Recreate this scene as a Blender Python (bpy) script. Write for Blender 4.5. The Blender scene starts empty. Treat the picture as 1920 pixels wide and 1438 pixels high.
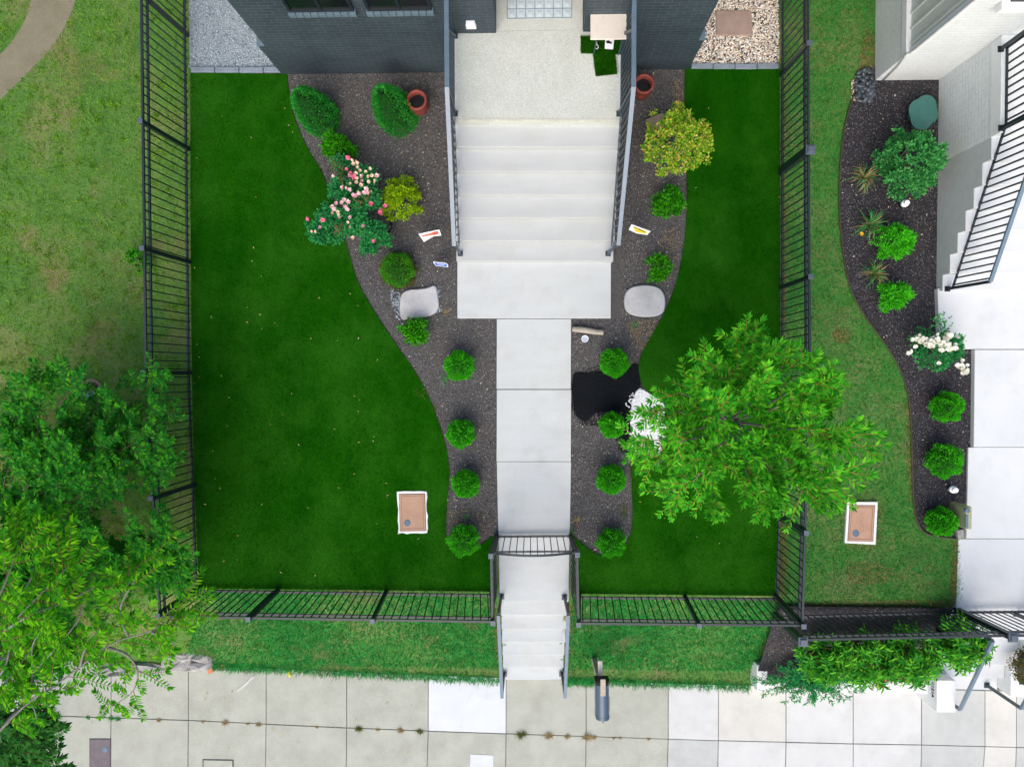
import bpy, math, random
import numpy as np
from mathutils import Vector, Matrix
random.seed(7); RNG = np.random.default_rng(11)
C = bpy.context.scene.collection
SC = bpy.context.scene
# ------------------------------------------------------------------ camera, sky, sun, exposure
HC = 10.8; FPX = 1281.0
_d = Vector((35, 29, -FPX)).normalized()
ROT = _d.rotation_difference(Vector((0, 0, -1)))
cam_d = bpy.data.cameras.new("camera"); cam_d.sensor_width = 36; cam_d.lens = FPX/1920*36
cam_d.clip_end = 500; cam_d.clip_start = .1
cam = bpy.data.objects.new("camera", cam_d); C.objects.link(cam)
cam.rotation_mode = 'QUATERNION'; cam.rotation_quaternion = ROT; cam.location = (0, 0, HC)
SC.camera = cam
SUN_EL, SUN_AZ = math.radians(48), math.radians(190)
w = bpy.data.worlds.new("World"); SC.world = w; w.use_nodes = True
nt = w.node_tree; bg = nt.nodes['Background']; sky = nt.nodes.new('ShaderNodeTexSky')
sky.sky_type = 'NISHITA'; sky.sun_disc = False; sky.sun_elevation = SUN_EL; sky.sun_rotation = SUN_AZ
sky.air_density = 1.0; sky.dust_density = 4.0; sky.ozone_density = 1.0
nt.links.new(sky.outputs[0], bg.inputs[0]); bg.inputs[1].default_value = .15
sd = bpy.data.lights.new("sun", 'SUN'); sd.energy = .95; sd.angle = math.radians(65); sd.color = (1, .96, .9)
sun = bpy.data.objects.new("sun", sd); C.objects.link(sun)
sv = Vector((math.sin(SUN_AZ)*math.cos(SUN_EL), math.cos(SUN_AZ)*math.cos(SUN_EL), math.sin(SUN_EL)))
sun.rotation_euler = sv.to_track_quat('Z', 'Y').to_euler()
SC.view_settings.view_transform = 'Standard'; SC.view_settings.look = 'None'
SC.view_settings.gamma = 1; SC.view_settings.exposure = 0.80
SC.cycles.max_bounces = 6

def P(x, y, z=0.0):
    """the point at height z that the photo shows at pixel (x, y)"""
    r = ROT @ Vector((x-960, 719-y, -FPX))
    t = (z-HC)/r.z
    return Vector((0, 0, HC)) + r*t
ZS = -1.19
def gz(y):
    y = np.asarray(y, float)
    t = np.clip((-3.62-y)/(5.34-3.62), 0, 1)
    return t*(ZS-.04)
def PG(x, y, dz=0):
    z = 0.0
    for _ in range(12):
        p = P(x, y, z); z = float(gz(p.y))+dz
    return P(x, y, z)
# ------------------------------------------------------------------ materials
def node(t, k, **kw):
    n = t.nodes.new('ShaderNode'+k)
    for a, b in kw.items(): setattr(n, a, b)
    return n
def ramp(t, fac, stops):
    r = node(t, 'ValToRGB'); e = r.color_ramp.elements
    while len(e) < len(stops): e.new(.5)
    for q, (p, c) in zip(e, stops):
        q.position = p; q.color = (*c, 1) if len(c) == 3 else c
    t.links.new(fac, r.inputs[0]); return r.outputs[0]
def mixc(t, f, a, b, mode='MIX'):
    m = node(t, 'Mix', data_type='RGBA', blend_type=mode)
    for i, v in ((0, f), (6, a), (7, b)):
        if isinstance(v, bpy.types.NodeSocket): t.links.new(v, m.inputs[i])
        else: m.inputs[i].default_value = v if i == 0 else (*v, 1)
    return m.outputs[2]
def noise(t, vec, s, d=5, r=.6):
    n = node(t, 'TexNoise'); n.inputs['Scale'].default_value = s; n.inputs['Detail'].default_value = d
    n.inputs['Roughness'].default_value = r; t.links.new(vec, n.inputs['Vector']); return n.outputs['Fac']
def M(name, stops, scale=4, fine=None, fscale=80, famt=.5, rough=.85, bump=.2, bscale=60, metal=0, spec=.3,
      island=None, iamt=1.0, transl=0, brick=None, stretch=None, patch=None, coat=0):
    m = bpy.data.materials.new(name); m.use_nodes = True; t = m.node_tree
    b = t.nodes['Principled BSDF']; out = t.nodes['Material Output']
    tc = node(t, 'TexCoord').outputs['Object']
    if stretch:
        mp = node(t, 'Mapping'); mp.inputs['Scale'].default_value = stretch; t.links.new(tc, mp.inputs[0]); tcs = mp.outputs[0]
    else: tcs = tc
    col = ramp(t, noise(t, tcs, scale), stops)
    if fine: col = mixc(t, famt, col, ramp(t, noise(t, tcs, fscale, 3, .7), fine), 'OVERLAY')
    if island:
        gi = node(t, 'NewGeometry').outputs['Random Per Island']
        col = mixc(t, iamt, col, ramp(t, gi, island))
    if patch:   # (scale, lo, hi, colour, amount): worn or stained areas with a shape of their own
        ps, lo, hi, pc, pa = patch
        f = ramp(t, noise(t, tc, ps, 6, .65), [(lo, (0, 0, 0)), (hi, (pa, pa, pa))])
        col = mixc(t, f, col, pc)
    bs = None
    if brick:
        sx = node(t, 'SeparateXYZ'); t.links.new(tc, sx.inputs[0])
        ad = node(t, 'Math', operation='ADD'); t.links.new(sx.outputs[0], ad.inputs[0]); t.links.new(sx.outputs[1], ad.inputs[1])
        cb = node(t, 'CombineXYZ'); t.links.new(ad.outputs[0], cb.inputs[0]); t.links.new(sx.outputs[2], cb.inputs[1])
        br = node(t, 'TexBrick'); t.links.new(cb.outputs[0], br.inputs['Vector'])
        br.inputs['Scale'].default_value = 1; br.inputs['Brick Width'].default_value = .215
        br.inputs['Row Height'].default_value = .073; br.inputs['Mortar Size'].default_value = .006
        br.inputs['Mortar Smooth'].default_value = .4
        br.inputs['Color1'].default_value = (1, 1, 1, 1); br.inputs['Color2'].default_value = (brick[1],)*3+(1,)
        br.inputs['Mortar'].default_value = (brick[0],)*3+(1,)
        col = mixc(t, 1.0, col, br.outputs['Color'], 'MULTIPLY')
        bs = br.outputs['Fac']
    t.links.new(col, b.inputs['Base Color'])
    b.inputs['Roughness'].default_value = rough; b.inputs['Metallic'].default_value = metal
    b.inputs['Specular IOR Level'].default_value = spec; b.inputs['Coat Weight'].default_value = coat
    if bump:
        bp = node(t, 'Bump'); bp.inputs['Strength'].default_value = bump; bp.inputs['Distance'].default_value = .02
        h = noise(t, tc, bscale, 4, .7)
        if bs is not None:
            s = node(t, 'Math', operation='SUBTRACT'); t.links.new(h, s.inputs[0]); t.links.new(bs, s.inputs[1]); h = s.outputs[0]
        t.links.new(h, bp.inputs['Height']); t.links.new(bp.outputs[0], b.inputs['Normal'])
    if transl:
        tr = node(t, 'BsdfTranslucent'); t.links.new(col, tr.inputs[0])
        mx = node(t, 'MixShader'); mx.inputs[0].default_value = transl
        t.links.new(b.outputs[0], mx.inputs[1]); t.links.new(tr.outputs[0], mx.inputs[2]); t.links.new(mx.outputs[0], out.inputs[0])
    return m
def flat(name, c, rough=.6, var=.15, **k):
    return M(name, [(.3, tuple(v*(1-var) for v in c)), (.7, tuple(min(1, v*(1+var)) for v in c))], scale=9, rough=rough, bump=k.pop('bump', .05), **k)
def leafm(name, cols, rough=.5, transl=.25, spec=.25):
    n = len(cols); st = [((i+.5)/n, c) for i, c in enumerate(cols)]
    return M(name, [(0, cols[0]), (1, cols[-1])], island=st, iamt=1.0, rough=rough, bump=0, transl=transl, spec=spec*.15)
GR = {}
m_soil = M('soil_and_grass', [(.3, (.05, .14, .025)), (.5, (.08, .18, .03)), (.7, (.18, .18, .07))], scale=1.1,
           fine=[(.3, (.2, .2, .2)), (.7, (.8, .8, .8))], fscale=70, famt=.6, bump=.5, patch=(.9, .52, .68, (.17, .13, .06), .7))
m_turf = M('artificial_turf', [(.3, (.0035, .055, .0006)), (.7, (.009, .085, .0009))], scale=.9, stretch=(1.6, .5, 1),
           fine=[(.35, (.3, .3, .3)), (.65, (.75, .75, .75))], fscale=150, famt=.55, rough=.95, bump=.5, bscale=200, spec=.02, patch=(.8, .42, .66, (.022, .12, .006), .8))
m_mulch = M('mulch', [(.3, (.075, .071, .068)), (.6, (.14, .133, .13)), (.8, (.20, .195, .19))], scale=30,
            fine=[(.35, (.15, .15, .15)), (.6, (.5, .5, .5)), (.75, (.9, .9, .9))], fscale=130, famt=.8, rough=.95, bump=.9, bscale=90,
            patch=(.8, .55, .7, (.12, .11, .10), .5))
m_mulch2 = M('dark_mulch', [(.3, (.022, .021, .023)), (.6, (.045, .043, .047)), (.8, (.075, .073, .078))], scale=30,
             fine=[(.35, (.2, .2, .2)), (.7, (.8, .8, .8))], fscale=130, famt=.8, rough=.95, bump=.9, bscale=90, patch=(1.2, .55, .72, (.07, .055, .045), .5))
m_black = M('black_granules', [(.3, (.003, .005, .008)), (.7, (.009, .013, .018))], scale=60, rough=.9, bump=.9, bscale=160, spec=.2)
m_chip = leafm('bark_chip', [(0.0416, 0.0387, 0.0379), (0.073, 0.069, 0.0668), (0.104, 0.0991, 0.1), (0.135, 0.13, 0.13), (0.166, 0.163, 0.161), (0.23, 0.226, 0.224), (0.0939, 0.0819, 0.0757), (0.416, 0.409, 0.401)], transl=0, rough=.9)
m_chip_old = leafm('old_bark_chip', [(0.018, 0.01395, 0.0132), (0.03, 0.0248, 0.0231), (0.0525, 0.04185, 0.0363), (0.075, 0.0651, 0.0627), (0.105, 0.0961, 0.099), (0.18, 0.1705, 0.165), (0.045, 0.0372, 0.0363), (0.33, 0.31, 0.297)], transl=0, rough=.9)
m_chip2 = leafm('dark_bark_chip', [(0.0231, 0.0243, 0.0312), (0.0406, 0.0395, 0.0485), (0.0725, 0.067, 0.0764), (0.116, 0.113, 0.132), (0.0521, 0.0488, 0.059), (0.29, 0.274, 0.278)], transl=0, rough=.9)
m_conc = M('broomed_concrete', [(.3, (.46, .485, .48)), (.7, (.51, .535, .53))], scale=2.2, fine=[(.35, (.44, .44, .44)), (.65, (.56, .56, .56))], fscale=170, famt=.5,
           rough=.85, bump=.12, bscale=220, patch=(2.6, .5, .7, (.40, .41, .385), .45), stretch=(.5, 2.2, 1))
m_step = M('step_concrete', [(.3, (.41, .43, .425)), (.7, (.455, .475, .47))], scale=2.2, fine=[(.35, (.44, .44, .44)), (.65, (.56, .56, .56))], fscale=170, famt=.5,
           rough=.85, bump=.12, bscale=220, patch=(2.6, .5, .7, (.40, .41, .385), .45), stretch=(.5, 2.2, 1))  # walk concrete with its colour darkened to offset light bounced off the risers
m_porch = M('pebbled_porch_floor', [(.3, (0.452, 0.471, 0.417)), (.7, (0.516, 0.536, 0.484))], scale=3, fine=[(.3, (0.269, 0.274, 0.281)), (.5, (0.537, 0.548, 0.562)), (.7, (0.806, 0.821, 0.843))], fscale=110, famt=.7, rough=.8, bump=.4, bscale=130)
def sw(name, a, b, f=.45): return M(name, [(.3, a), (.7, b)], scale=2.5, fine=[(.3, (.3, .3, .3)), (.7, (.68, .68, .68))], fscale=90, famt=f, rough=.9, bump=.25, bscale=150, patch=(1.7, .5, .8, tuple(v*.75 for v in a), .6))
m_sg = sw('weathered_grey_concrete', (0.345, 0.353, 0.297), (0.421, 0.431, 0.37))
m_sw = sw('new_white_concrete', (0.564, 0.586, 0.601), (0.612, 0.635, 0.651), .15)
m_sl = sw('pale_concrete', (0.515, 0.521, 0.504), (0.578, 0.584, 0.567), .15)
m_sc = sw('cream_concrete', (0.521, 0.512, 0.466), (0.576, 0.566, 0.523), .15)
m_sm = sw('mid_grey_concrete', (0.424, 0.44, 0.419), (0.475, 0.49, 0.462), .2)
m_joint = flat('joint_dirt', (.14, .13, .11), .95)
m_brick = M('blue_grey_painted_brick', [(.3, (.027, .042, .052)), (.7, (.043, .061, .073))], scale=1.3, rough=.55, bump=.5, bscale=40, brick=(1.7, .8), spec=.35,
            patch=(1.6, .5, .75, (.05, .075, .085), .6))
m_sill = M('grey_blue_sill_brick', [(.3, (.08, .125, .155)), (.7, (.11, .16, .19))], scale=4, rough=.6, bump=.2)
m_wbrick = M('white_painted_brick', [(.3, (0.626, 0.66, 0.644)), (.7, (0.713, 0.748, 0.747))], scale=1.5, rough=.6, bump=.5, bscale=30, brick=(.90, .96))
m_white = flat('white_paint', (.68, .70, .69), .5, .04)
m_siding = flat('white_siding', (.48, .52, .48), .6, .05)
m_glass = flat('dark_window_glass', (.006, .008, .01), .08, .1, spec=.6)
m_fence = flat('black_fence_paint', (.010, .016, .022), .42, .15, spec=.55)
m_fcap = flat('blue_grey_post_cap', (.07, .09, .12), .4, .1, spec=.5)  # blue grey, lighter than the fence bars
m_rail = flat('rail_sky_sheen', (.10, .15, .20), .35, .1, spec=.55)  # dark metal rail, with the reflected sky put into its colour
m_railv = flat('dark_baluster_paint', (.03, .05, .065), .4, .15, spec=.5)
m_terra = flat('terracotta', (.20, .045, .035), .55, .2)
m_potsoil = flat('wet_pot_soil', (.006, .008, .009), .3, .3, spec=.4)
m_stone = M('limestone_slab', [(.3, (.36, .36, .355)), (.55, (.46, .46, .46)), (.8, (.36, .41, .45))], scale=3, fine=[(.3, (.35, .35, .35)), (.7, (.62, .62, .62))], fscale=40, famt=.4, bump=.3, bscale=25)
m_rock = M('rough_concrete_rubble', [(.3, (.22, .21, .20)), (.7, (.42, .41, .40))], scale=8, bump=1, bscale=30, rough=.95)
m_paver = M('tan_paver', [(.3, (.28, .20, .16)), (.7, (.36, .27, .23))], scale=6, bump=.3)
m_bpaver = flat('blue_grey_edging_block', (.20, .24, .28), .8, .15, bump=.3)
m_gravel = M('grey_gravel_bed', [(.3, (.14, .17, .19)), (.6, (.36, .42, .45)), (.8, (.5, .56, .6))], scale=55, bump=.9, bscale=60, rough=.9)
m_gstone = leafm('grey_gravel_stone', [(0.184, 0.23, 0.253), (0.345, 0.414, 0.46), (0.46, 0.529, 0.575), (0.575, 0.644, 0.69), (0.276, 0.333, 0.38)], transl=0, rough=.85)
m_pstone = leafm('tan_pebble', [(0.9, 0.9, 0.84), (0.675, 0.524, 0.35), (0.9, 0.9, 0.9), (0.513, 0.304, 0.196), (0.81, 0.718, 0.56), (0.472, 0.497, 0.504), (0.9, 0.828, 0.672), (0.702, 0.607, 0.504), (0.27, 0.235, 0.196)], transl=0, rough=.6)
m_wstone = leafm('white_pebble', [(.82, .82, .84), (.9, .9, .9), (.78, .78, .8)], transl=0, rough=.5)
m_rstone = flat('black_river_rock', (.055, .07, .085), .35, .3, spec=.5)
m_dirt = M('packed_dirt_path', [(.3, (.16, .145, .09)), (.7, (.21, .19, .125))], scale=3, fine=[(.3, (.3, .3, .3)), (.7, (.7, .7, .7))], fscale=110, famt=.6, bump=.3)
m_bark = M('grey_bark', [(.3, (.12, .115, .10)), (.7, (.24, .235, .22))], scale=14, bump=.6, bscale=50)
m_twig = flat('brown_twig', (.16, .11, .03), .8)
m_lid = M('tan_plastic_lid', [(.3, (.35, .205, .135)), (.7, (.42, .26, .175))], scale=5, rough=.6, bump=.2, bscale=90, fine=[(.3, (.45, .45, .45)), (.7, (.55, .55, .55))], fscale=60, famt=.5)
m_lidedge = flat('lid_groove', (.22, .13, .09), .7)
m_disc = flat('blue_grey_disc', (.10, .15, .21), .45)
m_greenbox = flat('green_plastic_cover', (.045, .15, .13), .55, .1)
m_wood = M('weathered_wood', [(.3, (.34, .28, .20)), (.7, (.5, .44, .35))], scale=6, stretch=(1, 12, 1), bump=.3)
m_pale_wood = M('pale_new_wood', [(.3, (.62, .52, .44)), (.7, (.72, .62, .53))], scale=6, stretch=(10, 1, 1), bump=.2)
m_log = M('grey_log', [(.3, (.3, .27, .22)), (.7, (.46, .42, .36))], scale=7, bump=.5)
m_mail = flat('dark_blue_mailbox_paint', (.05, .085, .13), .28, .1, spec=.6)
m_mailb = flat('black_mailbox_edge', (.006, .006, .007), .4, .1)
m_olive = flat('olive_mailbox_paint', (.30, .32, .18), .5, .1)
m_red = flat('red_sign_print', (.55, .12, .08), .5); m_blue = flat('blue_sign_print', (.01, .09, .55), .5)
m_yel = flat('yellow_sign_print', (.75, .55, .03), .5); m_blk = flat('black_print', (.01, .01, .01), .6)
m_plate = flat('white_plastic', (.82, .84, .86), .4, .03)
m_wire = flat('grey_wire', (.2, .22, .24), .4, metal=.7)
m_table = M('beige_table_top', [(.3, (.58, .53, .46)), (.7, (.66, .61, .54))], scale=4, rough=.45, bump=.05, patch=(9, .6, .75, (.4, .36, .31), .5))
m_mat = flat('pale_blue_grid_mat', (.46, .54, .57), .55, .06); m_matline = flat('grid_line', (.16, .23, .29), .6)
m_hose = flat('black_pipe', (.004, .004, .005), .6)
m_cover = flat('purple_brown_cover', (.13, .11, .12), .6, .15, bump=.4)
m_pipe = flat('grey_downspout_pipe', (.35, .38, .38), .5)
m_road = flat('asphalt', (.05, .05, .052), .9, .2, bump=.4)
m_roof = flat('dark_roof_shingle', (.03, .035, .04), .9, .2, bump=.5)
m_yleaf = leafm('fallen_leaf', [(.45, .38, .08), (.5, .45, .2), (.35, .25, .06), (.55, .5, .3)], transl=0)
# grasses
def grassm(name, cols, dry, ps=(1.0, .5, .7), amt=.75, per=.0):
    m = leafm(name, cols, rough=.7, transl=.2, spec=.04)
    t = m.node_tree; b = t.nodes['Principled BSDF']; src = b.inputs['Base Color'].links[0].from_socket
    tc = node(t, 'TexCoord').outputs['Object']
    src = mixc(t, 1.0, src, ramp(t, noise(t, tc, 5.5, 4, .6), [(.36, (.62, .70, .62)), (.62, (1.2, 1.12, 1.1))]), 'MULTIPLY')
    f = ramp(t, noise(t, tc, ps[0], 6, .7), [(ps[1], (0, 0, 0)), (ps[2], (amt,)*3)])
    gi = node(t, 'NewGeometry').outputs['Random Per Island']
    dr = ramp(t, gi, [(0, tuple(v*.6 for v in dry)), (1, tuple(v*1.3 for v in dry))])
    col = mixc(t, f, src, dr); t.links.new(col, b.inputs['Base Color'])
    for n in t.nodes:
        if n.type == 'BSDF_TRANSLUCENT': t.links.new(col, n.inputs[0])
    return m
m_gr_l = grassm('meadow_grass_blade', [(0.0766, 0.23, 0.0139), (0.122, 0.338, 0.0208), (0.184, 0.405, 0.0289), (0.107, 0.27, 0.0231), (0.261, 0.365, 0.0578), (0.0766, 0.27, 0.0139)], (0.383, 0.284, 0.0924), (0.9, 0.568, 0.716), .8)
m_gr_r = grassm('lawn_grass_blade', [(0.0088, 0.185, 0.0287), (0.0154, 0.264, 0.046), (0.0275, 0.343, 0.0575), (0.0154, 0.211, 0.0345), (0.066, 0.317, 0.0575)], (0.264, 0.251, 0.0805), (0.9, 0.686, 0.782), .8)
m_gr_f = grassm('verge_grass_blade', [(0.01, 0.194, 0.0368), (0.02, 0.302, 0.063), (0.04, 0.389, 0.084), (0.015, 0.216, 0.042), (0.08, 0.346, 0.063)], (0.36, 0.313, 0.158), (0.9, 0.572, 0.714), .75)
m_gr_dry = leafm('dry_grass_blade', [(0.39, 0.3, 0.12), (0.26, 0.188, 0.06), (0.13, 0.15, 0.036), (0.468, 0.35, 0.168)])
m_turfblade = grassm('turf_fibre', [(.003, .05, .0006), (.005, .07, .0008), (.008, .095, .001), (.013, .12, .0015), (.022, .10, .002)], (.03, .15, .008), (.8, .42, .66), .8)
# foliage
m_f_globe = leafm('arborvitae_spray', [(0.023, 0.247, 0.0072), (0.0384, 0.383, 0.0096), (0.0672, 0.54, 0.0144), (0.106, 0.675, 0.0216), (0.0576, 0.45, 0.012)], transl=.2)
m_f_spruce = leafm('blue_green_needle', [(0.0183, 0.207, 0.029), (0.0275, 0.327, 0.0462), (0.0458, 0.448, 0.0594), (0.0915, 0.517, 0.0528)])
m_f_bi = leafm('two_tone_needle', [(0.0288, 0.234, 0.02), (0.0504, 0.352, 0.02), (0.0864, 0.398, 0.015), (0.173, 0.352, 0.01), (0.0432, 0.305, 0.03)])
m_f_brown = leafm('yellowing_needle', [(.09, .10, .012), (.14, .12, .012), (.06, .10, .01)])
m_f_dark = leafm('dark_box_leaf', [(0.0106, 0.114, 0.0036), (0.0211, 0.215, 0.0045), (0.044, 0.329, 0.0072), (0.088, 0.43, 0.009)])
m_f_barb = leafm('lime_leaf', [(0.155, 0.293, 0.005), (0.265, 0.45, 0.008), (0.353, 0.563, 0.012), (0.199, 0.383, 0.006)])
m_f_maple = leafm('turning_leaf', [(0.075, 0.308, 0.0132), (0.135, 0.42, 0.0165), (0.24, 0.504, 0.0198), (0.36, 0.532, 0.0275), (0.63, 0.476, 0.066), (0.09, 0.35, 0.0165), (0.195, 0.448, 0.0165), (0.75, 0.504, 0.165)])
m_f_rose = leafm('rose_leaf', [(0.0128, 0.146, 0.0385), (0.024, 0.247, 0.0693), (0.032, 0.315, 0.0924), (0.072, 0.36, 0.077), (0.0192, 0.191, 0.0539)])
m_f_bronze = leafm('bronze_rose_leaf', [(.18, .13, .05), (.12, .10, .04), (.24, .16, .08)])
m_f_light = leafm('light_green_leaf', [(.02, .16, .04), (.04, .26, .065), (.08, .36, .08), (.12, .42, .10), (.05, .3, .08)])
m_f_tree = leafm('cherry_leaf', [(0.0208, 0.201, 0.0119), (0.0362, 0.307, 0.0139), (0.0622, 0.39, 0.0158), (0.104, 0.472, 0.0198), (0.166, 0.543, 0.0218), (0.0467, 0.33, 0.0198)], rough=.45, transl=.35, spec=.2)
m_f_tree2 = leafm('sapling_leaf', [(0.013, 0.138, 0.0154), (0.0234, 0.213, 0.0196), (0.0455, 0.288, 0.0175), (0.078, 0.35, 0.0126), (0.0156, 0.175, 0.021)], rough=.6, transl=.35, spec=.1)
m_f_tree3 = leafm('bright_ash_leaf', [(0.0345, 0.23, 0.008), (0.069, 0.322, 0.008), (0.127, 0.437, 0.01), (0.196, 0.529, 0.012), (0.0287, 0.196, 0.012), (0.0517, 0.276, 0.01)], rough=.6, transl=.4, spec=.1)
m_f_olean = leafm('oleander_leaf', [(0.022, 0.187, 0.02), (0.044, 0.297, 0.028), (0.088, 0.418, 0.028), (0.165, 0.506, 0.02), (0.033, 0.22, 0.024)], rough=.45, spec=.2)
m_f_junip = leafm('juniper_needle', [(0.0125, 0.146, 0.0472), (0.0234, 0.245, 0.0786), (0.0312, 0.318, 0.0865), (0.0546, 0.366, 0.0944)])
m_f_pink = leafm('pink_petal', [(.85, .45, .5), (.88, .6, .6), (.88, .72, .68)], transl=.2); m_f_hot = leafm('deep_pink_petal', [(.85, .15, .3), (.9, .28, .4)], transl=.2)
m_f_cream = leafm('faded_cream_petal', [(.8, .62, .42), (.85, .75, .62), (.7, .5, .25), (.85, .6, .5)], transl=.2)
m_f_wht = leafm('white_petal', [(0.9, 0.88, 0.819), (0.85, 0.85, 0.578), (0.9, 0.9, 0.9)], transl=.2); m_f_red = leafm('red_leaf', [(0.45, 0.05, 0.063), (0.3, 0.1, 0.0525), (0.6, 0.15, 0.158)])
m_f_org = leafm('orange_petal', [(.9, .45, .02), (.85, .55, .05)], transl=.2)
# ------------------------------------------------------------------ mesh helpers
def np_obj(name, V, F, mat, parent=None, smooth=False):
    V = np.asarray(V, np.float32); F = np.asarray(F, np.int32)
    me = bpy.data.meshes.new(name); me.vertices.add(len(V)); me.vertices.foreach_set('co', V.ravel())
    n, k = F.shape; me.loops.add(n*k); me.loops.foreach_set('vertex_index', F.ravel())
    me.polygons.add(n); me.polygons.foreach_set('loop_start', np.arange(0, n*k, k, dtype=np.int32))
    me.update(calc_edges=True)
    if smooth: me.polygons.foreach_set('use_smooth', np.ones(n, bool))
    me.materials.append(mat)
    return link(name, me, parent)
def link(name, me, parent=None):
    o = bpy.data.objects.new(name, me); C.objects.link(o)
    if parent is not None:
        o.parent = parent; 
        if parent.type == 'EMPTY' or True:
            org = parent_org(parent); me.transform(Matrix.Translation(-org))
    return o
def parent_org(p):
    v = Vector((0, 0, 0))
    while p is not None: v += p.location; p = p.parent
    return v
class MB:
    def __init__(s): s.v = []; s.f = []; s.mi = []; s.cur = 0
    def add(s, v, f):
        n = len(s.v); s.v += [tuple(q) for q in v]; s.f += [tuple(i+n for i in q) for q in f]; s.mi += [s.cur]*len(f); return s
    def box(s, x0, y0, z0, x1, y1, z1):
        v = [(x, y, z) for z in (z0, z1) for y in (y0, y1) for x in (x0, x1)]
        return s.add(v, [(0, 2, 3, 1), (4, 5, 7, 6), (0, 1, 5, 4), (2, 6, 7, 3), (0, 4, 6, 2), (1, 3, 7, 5)])
    def prism(s, pts, z0, z1):
        """closed solid over an outline; z0, z1 numbers or per point lists"""
        n = len(pts); A = sum(pts[i][0]*pts[(i+1) % n][1]-pts[(i+1) % n][0]*pts[i][1] for i in range(n))
        idx = list(range(n)) if A > 0 else list(range(n))[::-1]
        za = z0 if isinstance(z0, (list, tuple)) else [z0]*n; zb = z1 if isinstance(z1, (list, tuple)) else [z1]*n
        v = [(pts[i][0], pts[i][1], za[i]) for i in idx]+[(pts[i][0], pts[i][1], zb[i]) for i in idx]
        f = [tuple(range(n))[::-1], tuple(range(n, 2*n))]+[(i, (i+1) % n, n+(i+1) % n, n+i) for i in range(n)]
        return s.add(v, f)
    def bar(s, p, q, w, h, up=(0, 0, 1)):
        p = Vector(p); q = Vector(q); d = (q-p).normalized(); up = Vector(up)
        sd_ = d.cross(up)
        if sd_.length < 1e-4: sd_ = d.cross(Vector((1, 0, 0)))
        sd_.normalize(); u = sd_.cross(d)
        a = sd_*w/2; b = u*h/2
        v = [p-a-b, p+a-b, p+a+b, p-a+b, q-a-b, q+a-b, q+a+b, q-a+b]
        return s.add(v, [(0, 3, 2, 1), (4, 5, 6, 7), (0, 1, 5, 4), (1, 2, 6, 5), (2, 3, 7, 6), (3, 0, 4, 7)][::1])
    def tube(s, pts, rad, n=8):
        pts = [Vector(p) for p in pts]
        if not isinstance(rad, (list, tuple)): rad = [rad]*len(pts)
        vs = []; fs = []
        for i, p in enumerate(pts):
            d = (pts[min(i+1, len(pts)-1)]-pts[max(i-1, 0)]).normalized()
            a = d.cross(Vector((0, 0, 1)))
            if a.length < .05: a = d.cross(Vector((1, 0, 0)))
            a.normalize(); b = a.cross(d)
            for k in range(n):
                an = 2*math.pi*k/n; vs.append(p+(a*math.cos(an)+b*math.sin(an))*rad[i])
        for i in range(len(pts)-1):
            for k in range(n):
                fs.append((i*n+k, i*n+(k+1) % n, (i+1)*n+(k+1) % n, (i+1)*n+k))
        fs.append(tuple(range(n))[::-1]); fs.append(tuple((len(pts)-1)*n+k for k in range(n)))
        return s.add(vs, fs)
    def lathe(s, c, prof, n=24, sx=1, sy=1):
        """prof [(r, z)...] round a vertical axis"""
        vs = []; fs = []
        for r, z in prof:
            for k in range(n):
                a = 2*math.pi*k/n; vs.append((c[0]+r*sx*math.cos(a), c[1]+r*sy*math.sin(a), c[2]+z))
        for i in range(len(prof)-1):
            for k in range(n): fs.append((i*n+k, i*n+(k+1) % n, (i+1)*n+(k+1) % n, (i+1)*n+k))
        fs.append(tuple(range(n))[::-1]); fs.append(tuple((len(prof)-1)*n+k for k in range(n)))
        return s.add(vs, fs)
    def build(s, name, mats, parent=None, smooth=False, bevel=0):
        me = bpy.data.meshes.new(name); me.from_pydata(s.v, [], s.f)
        for m in (mats if isinstance(mats, (list, tuple)) else [mats]): me.materials.append(m)
        me.polygons.foreach_set('material_index', s.mi)
        if smooth: me.polygons.foreach_set('use_smooth', [True]*len(me.polygons))
        me.update()
        o = link(name, me, parent)
        if bevel:
            b = o.modifiers.new('bevel', 'BEVEL'); b.width = bevel; b.segments = 2; b.limit_method = 'ANGLE'
        return o
def tag(o, label, cat, group=None, kind=None):
    o['label'] = label; o['category'] = cat
    if group: o['group'] = group
    if kind: o['kind'] = kind
    return o
def structure(o, label=None):
    o['kind'] = 'structure'
    if label: o['label'] = label; o['category'] = o.name.split('.')[0].replace('_', ' ')
    return o
def thing(name, label, cat, loc, group=None):
    o = bpy.data.objects.new(name, None); C.objects.link(o); o.location = Vector(loc)
    o.empty_display_size = .1
    return tag(o, label, cat, group)
def move_copy(src, loc, parent=None):
    c = src.copy(); C.objects.link(c); c.parent = parent; c.location = loc
    return c
def copy_tree(o, loc=None, parent=None, rz=None, sc=None):
    c = o.copy(); C.objects.link(c); c.parent = parent
    if loc is not None: c.location = loc
    if rz is not None: c.rotation_euler = (0, 0, rz)
    if sc is not None: c.scale = (sc, sc, sc)
    for ch in [q for q in bpy.data.objects if q.parent == o]: copy_tree(ch, None, c)
    return c
def XY(pts, z=0): return [tuple(P(x, y, z)[:2]) for x, y in pts]
def smooth_poly(pts, it=2):
    for _ in range(it):
        q = []
        for i in range(len(pts)):
            a = pts[i]; b = pts[(i+1) % len(pts)]
            q += [(a[0]*.75+b[0]*.25, a[1]*.75+b[1]*.25), (a[0]*.25+b[0]*.75, a[1]*.25+b[1]*.75)]
        pts = q
    return pts
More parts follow.
